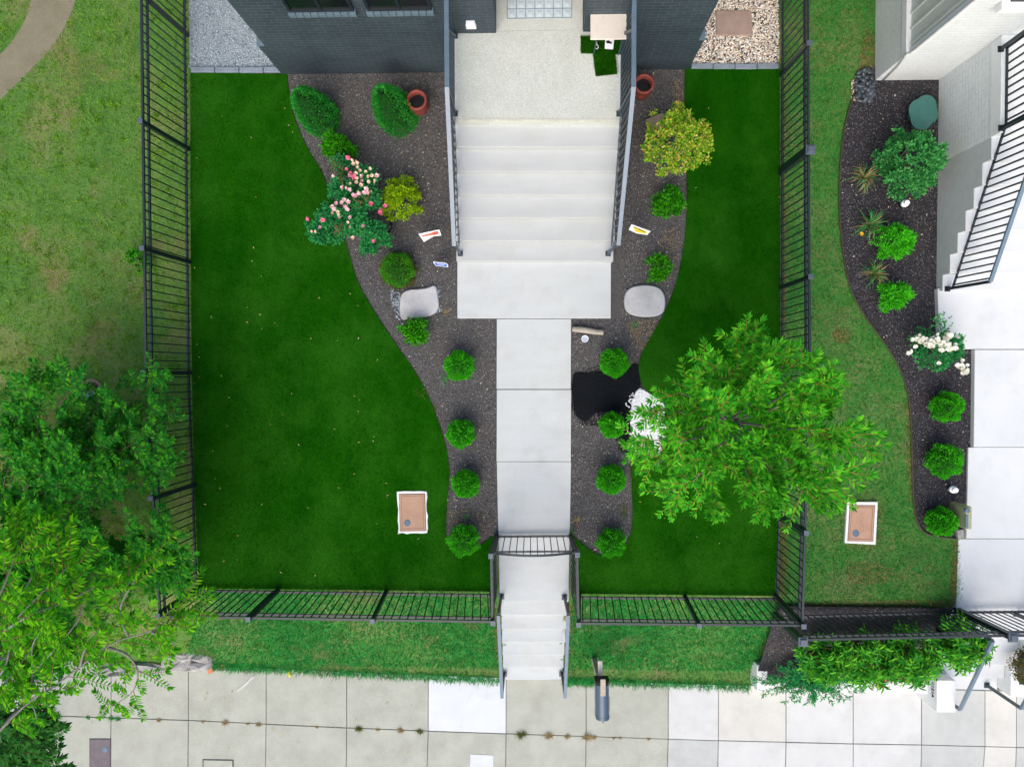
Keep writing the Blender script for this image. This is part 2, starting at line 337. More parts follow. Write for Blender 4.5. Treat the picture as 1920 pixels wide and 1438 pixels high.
def curve_pts(pts, it=2):     # open curve smoothing that keeps its ends
    for _ in range(it):
        q = [pts[0]]
        for i in range(len(pts)-1):
            a, b = pts[i], pts[i+1]
            q += [tuple(a[k]*.75+b[k]*.25 for k in range(len(a))), tuple(a[k]*.25+b[k]*.75 for k in range(len(a)))]
        pts = q+[pts[-1]]
    return pts
def inside(poly, X, Y):
    r = np.zeros(len(X), bool); n = len(poly)
    for i in range(n):
        x0, y0 = poly[i]; x1, y1 = poly[(i+1) % n]
        if y0 == y1: continue
        c = ((y0 > Y) != (y1 > Y)) & (X < (x1-x0)*(Y-y0)/(y1-y0)+x0); r ^= c
    return r
def scatter(poly, n, excl=()):
    pa = np.array(poly); lo = pa.min(0); hi = pa.max(0); out = np.zeros((0, 2))
    for _ in range(40):
        q = RNG.uniform(lo, hi, (n, 2)); k = inside(poly, q[:, 0], q[:, 1])
        for e in excl: k &= ~inside(e, q[:, 0], q[:, 1])
        out = np.vstack([out, q[k]])
        if len(out) >= n: break
    return out[:n]
def norm(a): return a/np.maximum(np.linalg.norm(a, axis=1, keepdims=True), 1e-9)
def leaves(pos, d, L, W, up=None, fold=.15, jit=.4, droop=0.0):
    """leaf shaped faces: pos base, d direction; two triangles folded on the midrib plus a pointed tip"""
    n = len(pos); L = np.broadcast_to(np.asarray(L, float), (n,))[:, None]; W = np.broadcast_to(np.asarray(W, float), (n,))[:, None]
    d = norm(np.asarray(d, float))
    if up is None: up = np.tile([0, 0, 1.], (n, 1))
    up = norm(up+RNG.normal(0, jit, (n, 3)))
    s = norm(np.cross(d, up)); u = np.cross(s, d)
    v0 = pos; tip = pos+d*L-u*L*droop
    a = pos+d*L*.3+s*W*.5+u*W*fold; b = pos+d*L*.3-s*W*.5+u*W*fold
    a2 = pos+d*L*.68+s*W*.38+u*W*fold-u*L*droop*.4; b2 = pos+d*L*.68-s*W*.38+u*W*fold-u*L*droop*.4
    mid = pos+d*L*.5-u*L*droop*.15
    V = np.stack([v0, a, a2, tip, b2, b, mid], 1).reshape(-1, 3)
    base = (np.arange(n)*7)[:, None]
    F = np.concatenate([base+np.array([[0, 1, 2, 6]]), base+np.array([[6, 2, 3, 4]]), base+np.array([[0, 6, 4, 5]])], 0)
    return V, F
def blades(pos, d, L, W):
    n = len(pos); L = L[:, None]; W = np.broadcast_to(W, (n,))[:, None]
    s = norm(np.cross(d, np.tile([0, 0, 1.], (n, 1))+RNG.normal(0, .5, (n, 3))))
    mid = pos+d*L*.55; tip = pos+d*L+np.array([0, 0, -1.])*L*.18
    V = np.stack([pos-s*W*.5, pos+s*W*.5, mid+s*W*.4, tip, mid-s*W*.4], 1).reshape(-1, 3)
    b = (np.arange(n)*5)[:, None]
    T = np.concatenate([b+np.array([[0, 1, 2]]), b+np.array([[0, 2, 4]]), b+np.array([[4, 2, 3]])], 0)
    return V, T
def grass(name, poly, n, L, W, mat, label, excl=(), lean=1.0, zoff=0, parent=None, slope=True, clump=0):
    q = scatter(poly, n, excl)
    if clump:
        nc = max(1, n//clump); cc = scatter(poly, nc, excl); q = cc[RNG.integers(0, len(cc), n)]+RNG.normal(0, .03, (n, 2))
    z = (gz(q[:, 1]) if slope else 0)+zoff
    pos = np.column_stack([q, np.broadcast_to(z, (len(q),))])
    a = RNG.uniform(0, 2*math.pi, len(q)); e = RNG.uniform(.15, 1.2, len(q))/lean
    d = norm(np.column_stack([np.cos(a), np.sin(a), np.tan(np.clip(e, .1, 1.45))]))
    V, F = blades(pos, d, L*RNG.uniform(.5, 1.3, len(q)), W)
    o = np_obj(name, V, F, mat, parent)
    if parent is None: tag(o, label, 'grass', kind='stuff')
    return o
def chips(name, poly, n, L, W, mat, label, cat, z=0.01, excl=(), thick=.35, parent=None, kind='stuff'):
    """small flattened stones or chips with real thickness (octahedra)"""
    q = scatter(poly, n, excl); n = len(q)
    l = L*RNG.uniform(.4, 1.3, n); w_ = W*RNG.uniform(.5, 1.2, n); h = w_*thick*RNG.uniform(.6, 1.3, n)
    a = RNG.uniform(0, math.pi, n); tl = RNG.normal(0, .25, n)
    dx = np.column_stack([np.cos(a), np.sin(a), tl]); dy = np.column_stack([-np.sin(a), np.cos(a), RNG.normal(0, .2, n)])
    zz = (gz(q[:, 1]) if z is None else z)
    c = np.column_stack([q, np.broadcast_to(zz, (n,))+h])
    up = np.array([0, 0, 1.])
    V = []
    for sx, sy, f in ((1, .35, 1), (.4, 1, 1), (-.5, 1, 1), (-1, .2, 1), (-.6, -.9, 1), (.5, -1, 1)):
        V.append(c+dx*(l*.5*sx)[:, None]+dy*(w_*.5*sy)[:, None])
    V.append(c+up*h[:, None]+dx*(l*.05)[:, None]); V.append(c-up*h[:, None])
    V = np.stack(V, 1).reshape(-1, 3); b = (np.arange(n)*8)[:, None]
    F = [b+np.array([[i, (i+1) % 6, 6]]) for i in range(6)]+[b+np.array([[(i+1) % 6, i, 7]]) for i in range(6)]
    o = np_obj(name, V, np.concatenate(F, 0), mat, parent)
    if parent is None: tag(o, label, cat, kind=kind)
    return o
# ================================================================== GROUND
def ground():
    ys = sorted(set([-60, -30, -15, -9, -6.5]+list(np.linspace(-5.3, -3.4, 20))+list(np.linspace(-3.2, 7, 30))+[9, 15, 30, 60]), reverse=False)
    xs = sorted([-60, -30, -15]+list(np.linspace(-11, 11, 45))+[15, 30, 60, -.50, -.46, .60, .64, 6.58, 6.63])
    V = []; F = []
    for y in ys:
        for x in xs:
            z = float(gz(y)); z += (.012*math.sin(x*2.3+y*1.1) if abs(z) > .05 and z > ZS else 0)
            if y < -3.6 and (-.47 < x < .61 or x > 6.6): z -= .35
            V.append((x, y, z))
    n = len(xs)
    for j in range(len(ys)-1):
        for i in range(n-1): a = j*n+i; F.append((a, a+1, a+n+1, a+n))
    structure(np_obj('ground', V, F, m_soil, smooth=True))
ground()
# dirt path, top left
pp = [(62, -60), (60, 0), (52, 30), (30, 70), (5, 100), (-30, 125), (-120, 160), (-120, 260), (-20, 200), (8, 182), (35, 155), (60, 130), (92, 98), (118, 60), (135, 25), (142, 0), (150, -60)]
pth = smooth_poly(XY(pp), 2); o = structure(MB().prism(pth, -.05, .006).build('path', m_dirt))
# sidewalk slabs
J = [(-330, -335), (-195, -200), (-70, -75), (70, 68), (208, 207), (353, 352), (499, 497), (650, 648), (803, 798), (949, 947), (1099, 1097), (1253, 1249), (1347, 1344), (1474, 1471), (1600, 1599), (1728, 1724), (1847, 1836), (1906, 1901), (2050, 2045), (2200, 2195)]
jy = [(-340, 1326), (110, 1342), (353, 1350), (499, 1357), (650, 1364), (803, 1370), (949, 1375), (1099, 1380), (1252, 1385), (1345, 1388), (1473, 1391), (1601, 1394), (1726, 1396), (1845, 1399), (2300, 1412)]
def hj(x): return float(np.interp(x, [a for a, b in jy], [b for a, b in jy]))
def ty(x): return hj(x)-104
mats_sw = [m_sg, m_sw, m_sl, m_sc, m_sm]
t1 = {8: 1, 11: 2, 12: 3, 13: 2, 14: 2, 15: 4, 16: 3, 17: 4, 18: 4}
t2 = {11: 4, 12: 2, 13: 2, 14: 2, 15: 4, 16: 3, 17: 4, 18: 4}
mb = MB()
for i in range(len(J)-1):
    for row in (0, 1):
        (xa, xa2), (xb, xb2) = J[i], J[i+1]
        if row == 0: q = [(xa, ty(xa)), (xb, ty(xb)), (xb, hj(xb)), (xa, hj(xa))]
        else: q = [(xa, hj(xa)), (xb, hj(xb)), (xb2, hj(xb)+150), (xa2, hj(xa)+150)]
        g = .7
        q = [(q[0][0]+g, q[0][1]+(g if row else 0)), (q[1][0]-g, q[1][1]+(g if row else 0)), (q[2][0]-g, q[2][1]-g), (q[3][0]+g, q[3][1]-g)]
        mb.cur = (t1, t2)[row].get(i, 0)
        mb.prism(XY(q, ZS), ZS-.1, ZS+random.uniform(-.003, .003))
structure(mb.build('sidewalk', mats_sw, bevel=.004))
bed = MB().prism(XY([(-340, 1228), (110, 1242), (353, 1250), (650, 1264), (949, 1275), (1252, 1285), (1726, 1296), (2200, 1302), (2200, 1560), (-340, 1480)], ZS), ZS-.09, ZS-.012).build('sidewalk_base', m_joint); structure(bed)
yk = P(960, 1540, ZS).y
structure(MB().box(-40, yk-.2, ZS-.3, 40, yk, ZS-.01).build('kerb', m_sg, bevel=.02))
structure(MB().box(-40, yk-9, ZS-.35, 40, yk-.2, ZS-.14).build('road', m_road))
# planting beds
def bedsheet(name, px, mat, z, z0=-.05, sm=2):
    p = smooth_poly(XY(px), sm) if sm else XY(px)
    o = MB().prism(p, z0, z).build(name, mat); structure(o); return p
LB = [(500, 128), (700, 128), (872, 128), (872, 300), (872, 560), (960, 560), (945, 800), (940, 1012), (890, 1040), (830, 1045), (800, 860), (740, 680), (640, 540), (590, 420), (520, 250), (505, 180)]
RB = [(1140, 120), (1220, 122), (1300, 124), (1300, 300), (1300, 480), (1260, 620), (1240, 700), (1330, 760), (1330, 860), (1230, 900), (1215, 1010), (1150, 1060), (1066, 1020), (1056, 800), (1040, 560), (1138, 560), (1138, 300)]
NB = [(1630, 120), (1800, 120), (1776, 300), (1766, 560), (1768, 640), (1836, 650), (1834, 850), (1815, 860), (1812, 1008), (1760, 1007), (1738, 1002), (1722, 985), (1714, 950), (1712, 880), (1710, 800), (1706, 745), (1690, 690), (1658, 640), (1620, 590), (1594, 540), (1580, 470), (1574, 380), (1576, 290), (1588, 210), (1608, 150)]
lbp = bedsheet('planting_bed', LB, m_mulch, .008, sm=1); rbp = bedsheet('planting_bed', RB, m_mulch, .008, sm=1)
nbp = bedsheet('dark_planting_bed', NB, m_mulch2, .012, sm=1)
# turf sheets
LT = [(357, 137), (537, 139)]+curve_pts([(537, 139), (545, 200), (560, 245), (580, 285), (605, 325), (622, 370), (640, 420), (652, 470), (672, 535), (702, 585), (738, 640), (774, 690), (800, 735), (818, 780), (832, 820), (841, 860), (843, 900), (838, 940), (835, 1000), (842, 1030), (862, 1042), (885, 1036), (905, 1018), (929, 1001)], 2)[1:]+[(929, 1109), (373, 1103), (363, 900), (360, 700), (357, 400)]
RT = [(1462, 128), (1463, 700), (1459, 965), (1453, 1117), (1072, 1113), (1071, 1003)]+curve_pts([(1071, 1003), (1090, 1018), (1115, 1038), (1145, 1046), (1170, 1028), (1184, 1000), (1187, 960), (1184, 900), (1182, 862), (1200, 858), (1222, 862), (1240, 855), (1254, 830), (1256, 785), (1248, 758), (1232, 746), (1208, 732), (1197, 700), (1199, 670), (1215, 640), (1240, 598), (1262, 550), (1276, 500), (1284, 450), (1288, 400), (1288, 340), (1285, 260), (1283, 170), (1285, 128)], 2)[1:]
ltp = XY(LT, .03); rtp = XY(RT, .03)
structure(MB().prism(ltp, -.02, .03).build('lawn', m_turf)); structure(MB().prism(rtp, -.02, .03).build('lawn', m_turf))
# side gravel beds and edging blocks
GL = XY([(352, -400), (700, -400), (700, 60), (530, 118), (530, 128), (356, 128)]); structure(MB().prism(GL, -.05, .012).build('gravel_bed', m_gravel))
GRp = XY([(1270, -400), (1459, -400), (1460, 121), (1285, 121)]); structure(MB().prism(GRp, -.05, .012).build('gravel_bed', m_mulch))
chips('grey_gravel', GL, 9000, .03, .022, m_gstone, 'pale blue grey crushed gravel between the black fence and the dark brick house', 'gravel', .012)
vis = XY([(1270, -90), (1459, -90), (1460, 121), (1285, 121)])
chips('tan_pebbles', vis, 9500, .036, .026, m_pstone, 'tan cream and brown river pebbles right of the dark brick house', 'pebbles', .012)
def edge_blocks(x0, x1, y, n, side):
    for i in range(n):
        a = x0+(x1-x0)*i/n; b = x0+(x1-x0)*(i+1)/n; dy = random.uniform(-.6, .6)
        o = MB().prism(XY([(a+.6, y-5+dy), (b-.6, y-5+dy), (b-.6, y+5+dy), (a+.6, y+5+dy)], .05), -.04, .05+random.uniform(0, .006)).build('edging_block', m_bpaver, bevel=.008)
        tag(o, 'blue grey edging block in the row between turf and %s gravel' % side, 'paver', 'edging blocks by the %s gravel' % side)
edge_blocks(357, 539, 131, 4, 'grey'); edge_blocks(1296, 1461, 124, 4, 'tan pebble')
o = MB().prism(XY([(1342, 20), (1409, 20), (1411, 67), (1343, 67)], .04), -.01, .045).build('stepping_stone', m_paver, bevel=.01); tag(o, 'square brown grey stepping stone lying in the tan pebbles', 'paver')
# black granules and white pebbles
BK = [(1072, 702), (1085, 697), (1100, 700), (1125, 697), (1150, 703), (1175, 695), (1188, 680), (1200, 686), (1200, 730), (1192, 765), (1186, 800), (1190, 840), (1186, 850), (1176, 838), (1162, 825), (1156, 810), (1168, 790), (1170, 770), (1150, 772), (1120, 772), (1108, 780), (1100, 790), (1085, 785), (1075, 770)]
bkp = XY(BK, .02)
bkr = [(a_+random.gauss(0, .009), b_+random.gauss(0, .009)) for a_, b_ in smooth_poly(bkp, 3)]; o = MB().prism(bkr, 0, .022).build('black_granules', m_black); structure(o)
chips('loose_black_granules', smooth_poly(bkp, 1), 9000, .022, .014, flat('black_crumb', (.003, .005, .008), .9, .4), 'spilled black granules on the mulch beside the white pebbles', 'granules', .02)
chips('scattered_black_granules', smooth_poly(XY([(1070, 692), (1205, 676), (1204, 862), (1165, 856), (1145, 800), (1072, 795)]), 1), 3800, .024, .014, flat('black_crumb', (.003, .005, .008), .9, .4), 'thin scatter of black granules round the black patch on the mulch', 'granules', .012)
WP = XY([(1190, 738), (1200, 727), (1220, 740), (1236, 748), (1246, 760), (1250, 800), (1240, 845), (1222, 855), (1200, 852), (1184, 845), (1184, 800), (1182, 775)], .03)
o = MB().prism(WP, 0, .028).build('white_gravel_bed', flat('white_stone_dust', (.5, .5, .52), .9)); structure(o)
chips('white_pebbles', smooth_poly(WP, 1), 6500, .030, .022, m_wstone, 'bright white pebbles round the foot of the leafy young tree', 'pebbles', .026)
chips('stray_white_pebbles', XY([(1172, 745), (1195, 730), (1190, 850), (1178, 840)]), 70, .04, .028, m_wstone, 'few stray white pebbles lying on the black granules', 'pebbles', .03)
# ================================================================== PAVED WALK, STEPS, PORCH
def slab(name, px, z, z0, mat, label=None, bevel=.006):
    return MB().prism(XY(px, z), z0, z).build(name, mat, bevel=bevel)
mb = MB()
for a, b, z in ((598, 729.3, .05), (730.7, 865, .05), (865.8, 1128, .02)):
    xl = 931.5 if a < 900 else 931; mb.prism(XY([(931.5, a), (1071, a), (1070.5 if b < 900 else 1066, b), (931 if b < 900 else 937, b)], z), -.12, z)
structure(mb.build('walkway', m_conc, bevel=.006))
# main porch stairs
R = .177
st = thing('porch_steps', 'wide pale concrete steps rising from the front walk to the dark brick house', 'steps', P(1000, 597, 0))
xl = lambda z: (855.8-(851.5-855.8)*0 if False else np.interp(z, [.1, 1.24], [856, 851.5]))
xr = lambda z: float(np.interp(z, [.1, 1.24], [1149, 1165.5]))
eds = [(229, 1.24), (276, 1.062), (322, .885), (365, .708), (408.5, .531), (452, .354), (490, .177)]
Yb = P(960, 57, 1.24).y
MB().prism(XY([(857.5, 475), (1146, 475), (1145.5, 597), (857.5, 597)], .06), -.15, .06).build('landing', m_conc, st, bevel=.008)
for i in range(len(eds)-1, 0, -1):
    y, z = eds[i]
    bk = P(1000, eds[i-1][0], eds[i-1][1]).y+.03
    a = P(float(xl(z)), y, z); b = P(xr(z), y, z)
    MB().prism([(a.x, a.y), (b.x, b.y), (b.x, bk), (a.x, bk)], -.1, z).build('tread', m_step, st, bevel=.007)
a = P(851.5, 229, 1.24); b = P(1165.5, 229, 1.24)
po = MB().prism([(a.x, a.y), (b.x, b.y), (b.x, Yb-.003), (a.x, Yb-.003)], -.1, 1.24).build('porch_floor', m_porch, st, bevel=.01)
MB().prism([(a.x+.02, a.y), (b.x-.02, b.y), (b.x-.02, b.y+.035), (a.x+.02, a.y+.035)], 1.235, 1.246).build('nosing_strip', flat('cream_nosing', (.55, .54, .46), .7), po)
# front steps down to the sidewalk
fs = thing('front_steps', 'flight of pale concrete steps from the metal gate down to the sidewalk', 'steps', P(1000, 1274, ZS))
fe = [(1127, 0.0), (1154, -.17), (1179.6, -.34), (1204.4, -.51), (1228, -.68), (1252, -.85), (1274, -1.02)]
fxl = lambda y: float(np.interp(y, [1127, 1274], [938.5, 944])); fxr = lambda y: float(np.interp(y, [1127, 1274], [1066, 1055]))
for i in range(1, 7):
    y, z = fe[i]; yp = P(1000, fe[i-1][0], fe[i-1][1]).y
    a = P(fxl(y), y, z); b = P(fxr(y), y, z)
    MB().prism([(a.x, a.y), (b.x, b.y), (b.x, yp+.01), (a.x, yp+.01)], ZS-.1, z).build('tread', m_conc, fs, bevel=.008)
# ================================================================== METAL FENCES
def lerp(a, b, t): return a+(b-a)*t
PK = {}
def picket_mesh(vec, wd, mat):
    key = (round(vec.x, 3), round(vec.y, 3), round(vec.z, 3), wd, mat.name)
    if key not in PK:
        PK[key] = MB().bar((0, 0, 0), vec, wd, wd, (0, 1, 0) if abs(vec.x) > abs(vec.y) else (1, 0, 0))
        m = PK[key]; me = bpy.data.meshes.new('picket'); me.from_pydata(m.v, [], m.f); me.materials.append(mat); PK[key] = me
    return PK[key]
def add_picket(root, base, vec, wd, mat):
    o = bpy.data.objects.new('picket', picket_mesh(vec, wd, mat)); C.objects.link(o); o.parent = root; o.location = Vector(base)-parent_org(root)
def fence(name, label, cat, group, a, b, ta, tb, H, npick, posts, zb=0.0, mat=m_fence, rails=(.09, .89, 1.0), wd=.014, rw=.030, pw=.055, ph=.06, ends=(0, 1), big=()):
    A, B, TA, TB = P(*a, zb), P(*b, zb), P(*ta, H+zb), P(*tb, H+zb)
    root = thing(name, label, cat, A, group)
    def pt(t, f): return lerp(lerp(A, B, t), lerp(TA, TB, t), f)
    nm = ['bottom_rail', 'middle_rail', 'top_rail']
    for k, f in enumerate(rails):
        MB().bar(pt(ends[0], f), pt(ends[1], f), rw, rw, (0, 0, 1)).build(nm[k], mat, root)
    for i in range(npick):
        t = ends[0]+(ends[1]-ends[0])*(i+.5)/npick
        if any(abs(t-q)*(B-A).length < .035 for q in posts): continue
        p0 = pt(t, .035); add_picket(root, p0, pt(t, .985)-p0, wd, mat)
    for q in posts:
        f = 1.0+ph/H; g = q in big
        p = MB().bar(pt(q, -.03), pt(q, f), pw*(1.5 if g else 1), pw*(1.5 if g else 1), B-A).build('post', mat, root)
        c = pt(q, f); s = pw*.5+.008
        if g:
            s = .065; MB().box(c.x-s, c.y-s, c.z, c.x+s, c.y+s, c.z+.03).add([(c.x-s*.8, c.y-s*.8, c.z+.03), (c.x+s*.8, c.y-s*.8, c.z+.03), (c.x+s*.8, c.y+s*.8, c.z+.03), (c.x-s*.8, c.y+s*.8, c.z+.03), (c.x-s*.6, c.y-s*.6, c.z+.06), (c.x+s*.6, c.y-s*.6, c.z+.06), (c.x+s*.6, c.y+s*.6, c.z+.06), (c.x-s*.6, c.y+s*.6, c.z+.06)], [(0, 1, 5, 4), (1, 2, 6, 5), (2, 3, 7, 6), (3, 0, 4, 7), (4, 5, 6, 7)]).build('cap', m_fcap, p, bevel=.004)
        else: MB().box(c.x-s, c.y-s, c.z, c.x+s, c.y+s, c.z+.015).build('cap', m_fcap, p, bevel=.003)
    return root
FH = 1.22
def tpos(a, b, ys, k=1): return [(y-a[k])/(b[k]-a[k]) for y in ys]
fa, fb = (357, 278), (373, 1102)
# left fence split at the frame's middle post so the two directions of the real fence are followed
L0, L1, L2 = (351, -150), (360, 700), (374, 1103)
T0, T1, T2 = (262, -255), (274, 700), (300, 1152)
fence('metal_fence', 'long black metal fence beside the meadow grass, rear stretch by the grey gravel', 'fence', 'black metal yard fences', L0, L1, T0, T1, FH, 57, tpos(L0, L1, [-148, 65, 278, 490, 699]))
fence('metal_fence', 'black metal fence beside the meadow grass, front stretch half hidden by tree leaves', 'fence', 'black metal yard fences', L1, L2, T1, T2, FH, 30, tpos(L1, L2, [907, 1102]))
fence('metal_fence', 'black metal fence along the front edge of the big left turf lawn', 'fence', 'black metal yard fences', (376, 1103), (921, 1112), (302, 1155), (924, 1165), FH, 41, [.27, .642, 1.0])
R0, R1, R2 = (1463, -150), (1463, 700), (1453, 1117)
U0, U1, U2 = (1513, -235), (1518, 695), (1504, 1172)
fence('metal_fence', 'black metal fence right of the narrow turf, rear stretch with a square lantern cap', 'fence', 'black metal yard fences', R0, R1, U0, U1, FH, 60, tpos(R0, R1, [-148, 139, 321, 538]), big=(tpos(R0, R1, [321])[0],))
fence('metal_fence', 'black metal fence between the turf and neighbour lawn, front stretch under the leafy young tree', 'fence', 'black metal yard fences', R1, R2, U1, U2, FH, 30, tpos(R1, R2, [755, 963, 1116]))
fence('metal_fence', 'black metal fence along the front edge of the small right turf lawn', 'fence', 'black metal yard fences', (1086, 1116), (1453, 1119), (1085, 1168), (1503, 1172), FH, 27, [0, .54])
fence('metal_fence', 'black metal fence above the oleander planter in front of the neighbour lawn', 'fence', 'black metal yard fences', (1455, 1153), (1795, 1144), (1502, 1199), (1892, 1191), 1.1, 28, [0, 1], big=(0, 1), rails=(.09, .88, 1.0))
fence('metal_fence', 'short black metal fence across the neighbour walk at the right edge', 'fence', 'black metal yard fences', (1797, 1144), (1990, 1142), (1894, 1191), (2110, 1189), 1.1, 15, [1], rails=(.09, .88, 1.0))
# side panels at the gate
fence('gate_side_panel', 'short dark metal panel left of the gate and steps', 'fence', 'gate side panels', (931, 1004), (931, 1112), (921, 1040), (923, 1168), FH, 9, [0], rw=.03)
fence('gate_side_panel', 'short dark metal panel right of the gate and steps, with the latch post', 'fence', 'gate side panels', (1070, 1004), (1071, 1113), (1082, 1038), (1085, 1172), FH, 9, [0], rw=.03)
# arched gate
gt = thing('metal_gate', 'low arched metal gate with thin bars across the front walk', 'gate', P(1000, 1005, 0))
ga, gb = P(935, 1004, .02), P(1067, 1003, .02); gta, gtb = P(928, 1037, 1.06), P(1075, 1036, 1.06)
def gp(t, f): return lerp(lerp(ga, gb, t), lerp(gta, gtb, t), f)
MB().bar(gp(0, .06), gp(1, .06), .03, .035).build('bottom_rail', m_fence, gt)
MB().bar(gp(0, .93), gp(1, .93), .022, .03).build('middle_rail', m_fence, gt)
ar = [gp(t, 1+.14*math.sin(math.pi*t)) for t in np.linspace(0, 1, 13)]
m_ = MB()
for p, q in zip(ar[:-1], ar[1:]): m_.bar(p, q, .028, .028)
m_.build('arched_rail', m_fence, gt)
for t in (0, 1): MB().bar(gp(t, .02), gp(t, 1.02), .03, .03, (1, 0, 0)).build('stile', m_fence, gt)
for i in range(1, 11):
    t = i/11; MB().bar(gp(t, .07), gp(t, 1+.13*math.sin(math.pi*t)), .013, .013, (1, 0, 0)).build('bar', m_fence, gt)
g0 = gp(1, .9); MB().box(g0.x-.02, g0.y-.03, g0.z-.04, g0.x+.09, g0.y+.03, g0.z+.05).build('latch', m_fcap, gt, bevel=.005)
# stair railings: posts, sloping top and bottom rail, balusters
def stair_rail(name, label, pts, tops, balus, posts, group=None, mat=m_rail, vm=m_railv, tw=.055, cat='railing', bot=.07, bw=.016):
    """pts: [(px,py,z)...] along the foot of the rail; tops: [(px,py,z)] of the top rail at the same knots"""
    A = [P(*p) for p in pts]; Tt = [P(*p) for p in tops]
    root = thing(name, label, cat, A[0], group)
    m_ = MB(); mb_ = MB()
    for i in range(len(A)-1):
        m_.bar(Tt[i], Tt[i+1], tw, .03); mb_.bar(lerp(A[i], Tt[i], bot), lerp(A[i+1], Tt[i+1], bot), .025, .025)
    m_.build('top_rail', mat, root)
    if bot: mb_.build('bottom_rail', vm, root)
    for i in range(len(A)-1):
        n = balus[i]
        for k in range(n):
            t = (k+.5)/n; p = lerp(lerp(A[i], A[i+1], t), lerp(Tt[i], Tt[i+1], t), bot); q = lerp(Tt[i], Tt[i+1], t)
            add_picket(root, p, q-p, bw, vm)
    for (px, py, z, i, t) in posts:
        b0 = P(px, py, z); q = lerp(Tt[i], Tt[i+1], t)
        pp_ = MB().bar(b0, (q.x, q.y, q.z-.012), .04, .04, (0, 1, 0)).build('post', vm, root)
        MB().box(b0.x-.04, b0.y-.04, b0.z, b0.x+.04, b0.y+.04, b0.z+.012).build('foot_plate', vm, pp_)
    return root
RH = .98
stair_rail('stair_railing', 'grey blue railing on the left side of the porch steps', [(851, -90, 1.26), (852, 214, 1.26), (861, 462, .23)], [(836, -173, 1.24+RH), (838, 163, 1.24+RH), (851.5, 461, .177+RH)], [24, 17],
           [(853, 68, 1.24, 0, .68), (853, 214, 1.24, 1, 0), (863, 476, .177, 1, .97)], 'railings of the porch steps')
stair_rail('stair_railing', 'grey blue railing on the right side of the porch steps beside the small table', [(1166, -90, 1.26), (1163, 214, 1.26), (1146, 462, .23)], [(1190, -173, 1.24+RH), (1188, 163, 1.24+RH), (1159.5, 460, .177+RH)], [24, 17],
           [(1161, 68, 1.24, 0, .68), (1161, 214, 1.24, 1, 0), (1140, 476, .177, 1, .97)], 'railings of the porch steps')
def handrail(label, a, b, ta, tb, group, ext=0):
    A, TA, TB = P(*a), P(*ta), P(*tb); B = P(*b) if len(b) == 3 else Vector((TB.x, TB.y, b[0]))
    root = thing('handrail', label, 'handrail', A, group)
    MB().bar(TA, TB, .05, .04).build('top_rail', m_rail, root)
    for base, top in ((A, TA), (B, TB-(TB-TA).normalized()*ext)):
        pp_ = MB().bar(base, top, .04, .04, (0, 1, 0)).build('post', m_railv, root)
        MB().box(base.x-.045, base.y-.045, base.z, base.x+.045, base.y+.045, base.z+.012).build('foot_plate', m_railv, pp_)
handrail('sloping grey handrail on the left side of the front steps', (940, 1118, .02), (945.5, 1263, -1.0), (934.5, 1152, .86), (941.3, 1307, -.12), 'handrails of the front steps', .02)
handrail('sloping grey handrail on the right side of the front steps', (1058.5, 1119, .02), (1053.5, 1263, -1.0), (1065.5, 1152, .86), (1059.5, 1307, -.12), 'handrails of the front steps', .02)
# ================================================================== DARK BRICK HOUSE
Yf = P(960, 135, 0).y; XL = P(529, 134, 0).x; XR = P(1291, 129, 0).x
hs = thing('brick_house', 'dark blue grey painted brick house at the top with white entrance porch between two wings', 'house', (0.5, Yf, 0))
AL, AR = P(930, 59, 1.24).x, P(1093, 59, 1.24).x; YN = Yf+9; HH = 6.4; zt = .94
YR = Yf+1.7
m_ = MB()
m_.box(XL, Yf-.002, -.2, AL, YN, zt-.002); m_.box(AR, Yf-.002, -.2, XR, YN, zt-.002)
m_.box(XL+.1, Yf, zt-.05, AL-.001, YN, HH); m_.box(AR+.001, Yf, zt-.05, XR-.08, YN, HH)
m_.box(AL-.01, YR, -.2, AR+.01, YN-.01, HH-.01)
m_.build('wall', m_brick, hs)
MB().box(XR-.078, Yf+.0, zt+.001, XR+.012, YN, zt+.03).box(XL-.012, Yf+.0, zt+.001, XL+.098, YN, zt+.03).build('ledge', m_sill, hs)
MB().box(AL+.003, Yf-.002, .9, AR-.003, YR-.003, 1.238).build('entry_floor', m_porch, hs)
rf = MB().prism([(XL-.1, Yf-.15), (XR+.1, Yf-.15), (XR+.1, YN+.2), (XL-.1, YN+.2)], HH, HH+.2).build('roof', m_roof, hs)
def window(x0, x1, zb, zt_):
    wd = MB().box(x0, Yf-.03, zb, x1, Yf+.004, zt_).build('window', m_glass, hs)
    m2 = MB(); n = 9
    for i in range(n):
        a_ = x0-.02+(x1-x0+.04)*i/n; b_ = x0-.02+(x1-x0+.04)*(i+1)/n; m2.box(a_+.003, Yf-.075, zb-.085, b_-.003, Yf-.003, zb-.004)
    m2.build('sill', m_sill, wd, bevel=.004)
    m3 = MB()
    for xx in (x0, (x0+x1)/2-.02, x1-.04): m3.box(xx, Yf-.045, zb, xx+.04, Yf-.028, zt_)
    m3.box(x0, Yf-.047, zb, x1, Yf-.027, zb+.04); m3.box(x0, Yf-.047, zt_-.04, x1, Yf-.027, zt_); m3.build('frame', m_fence, wd)
zs = 1.95
window(P(542, 12, zs).x, P(664, 12, zs).x, zs, zs+1.5); window(P(689, 12, zs).x, P(810, 12, zs).x, zs, zs+1.5)
MB().box((AL+AR)/2-.5, YR-.06, 1.24, (AL+AR)/2+.5, YR-.002, 3.4).build('door', flat('grey_door', (.08, .1, .12), .4), hs)
o_ = P(883, 40, 1.5)
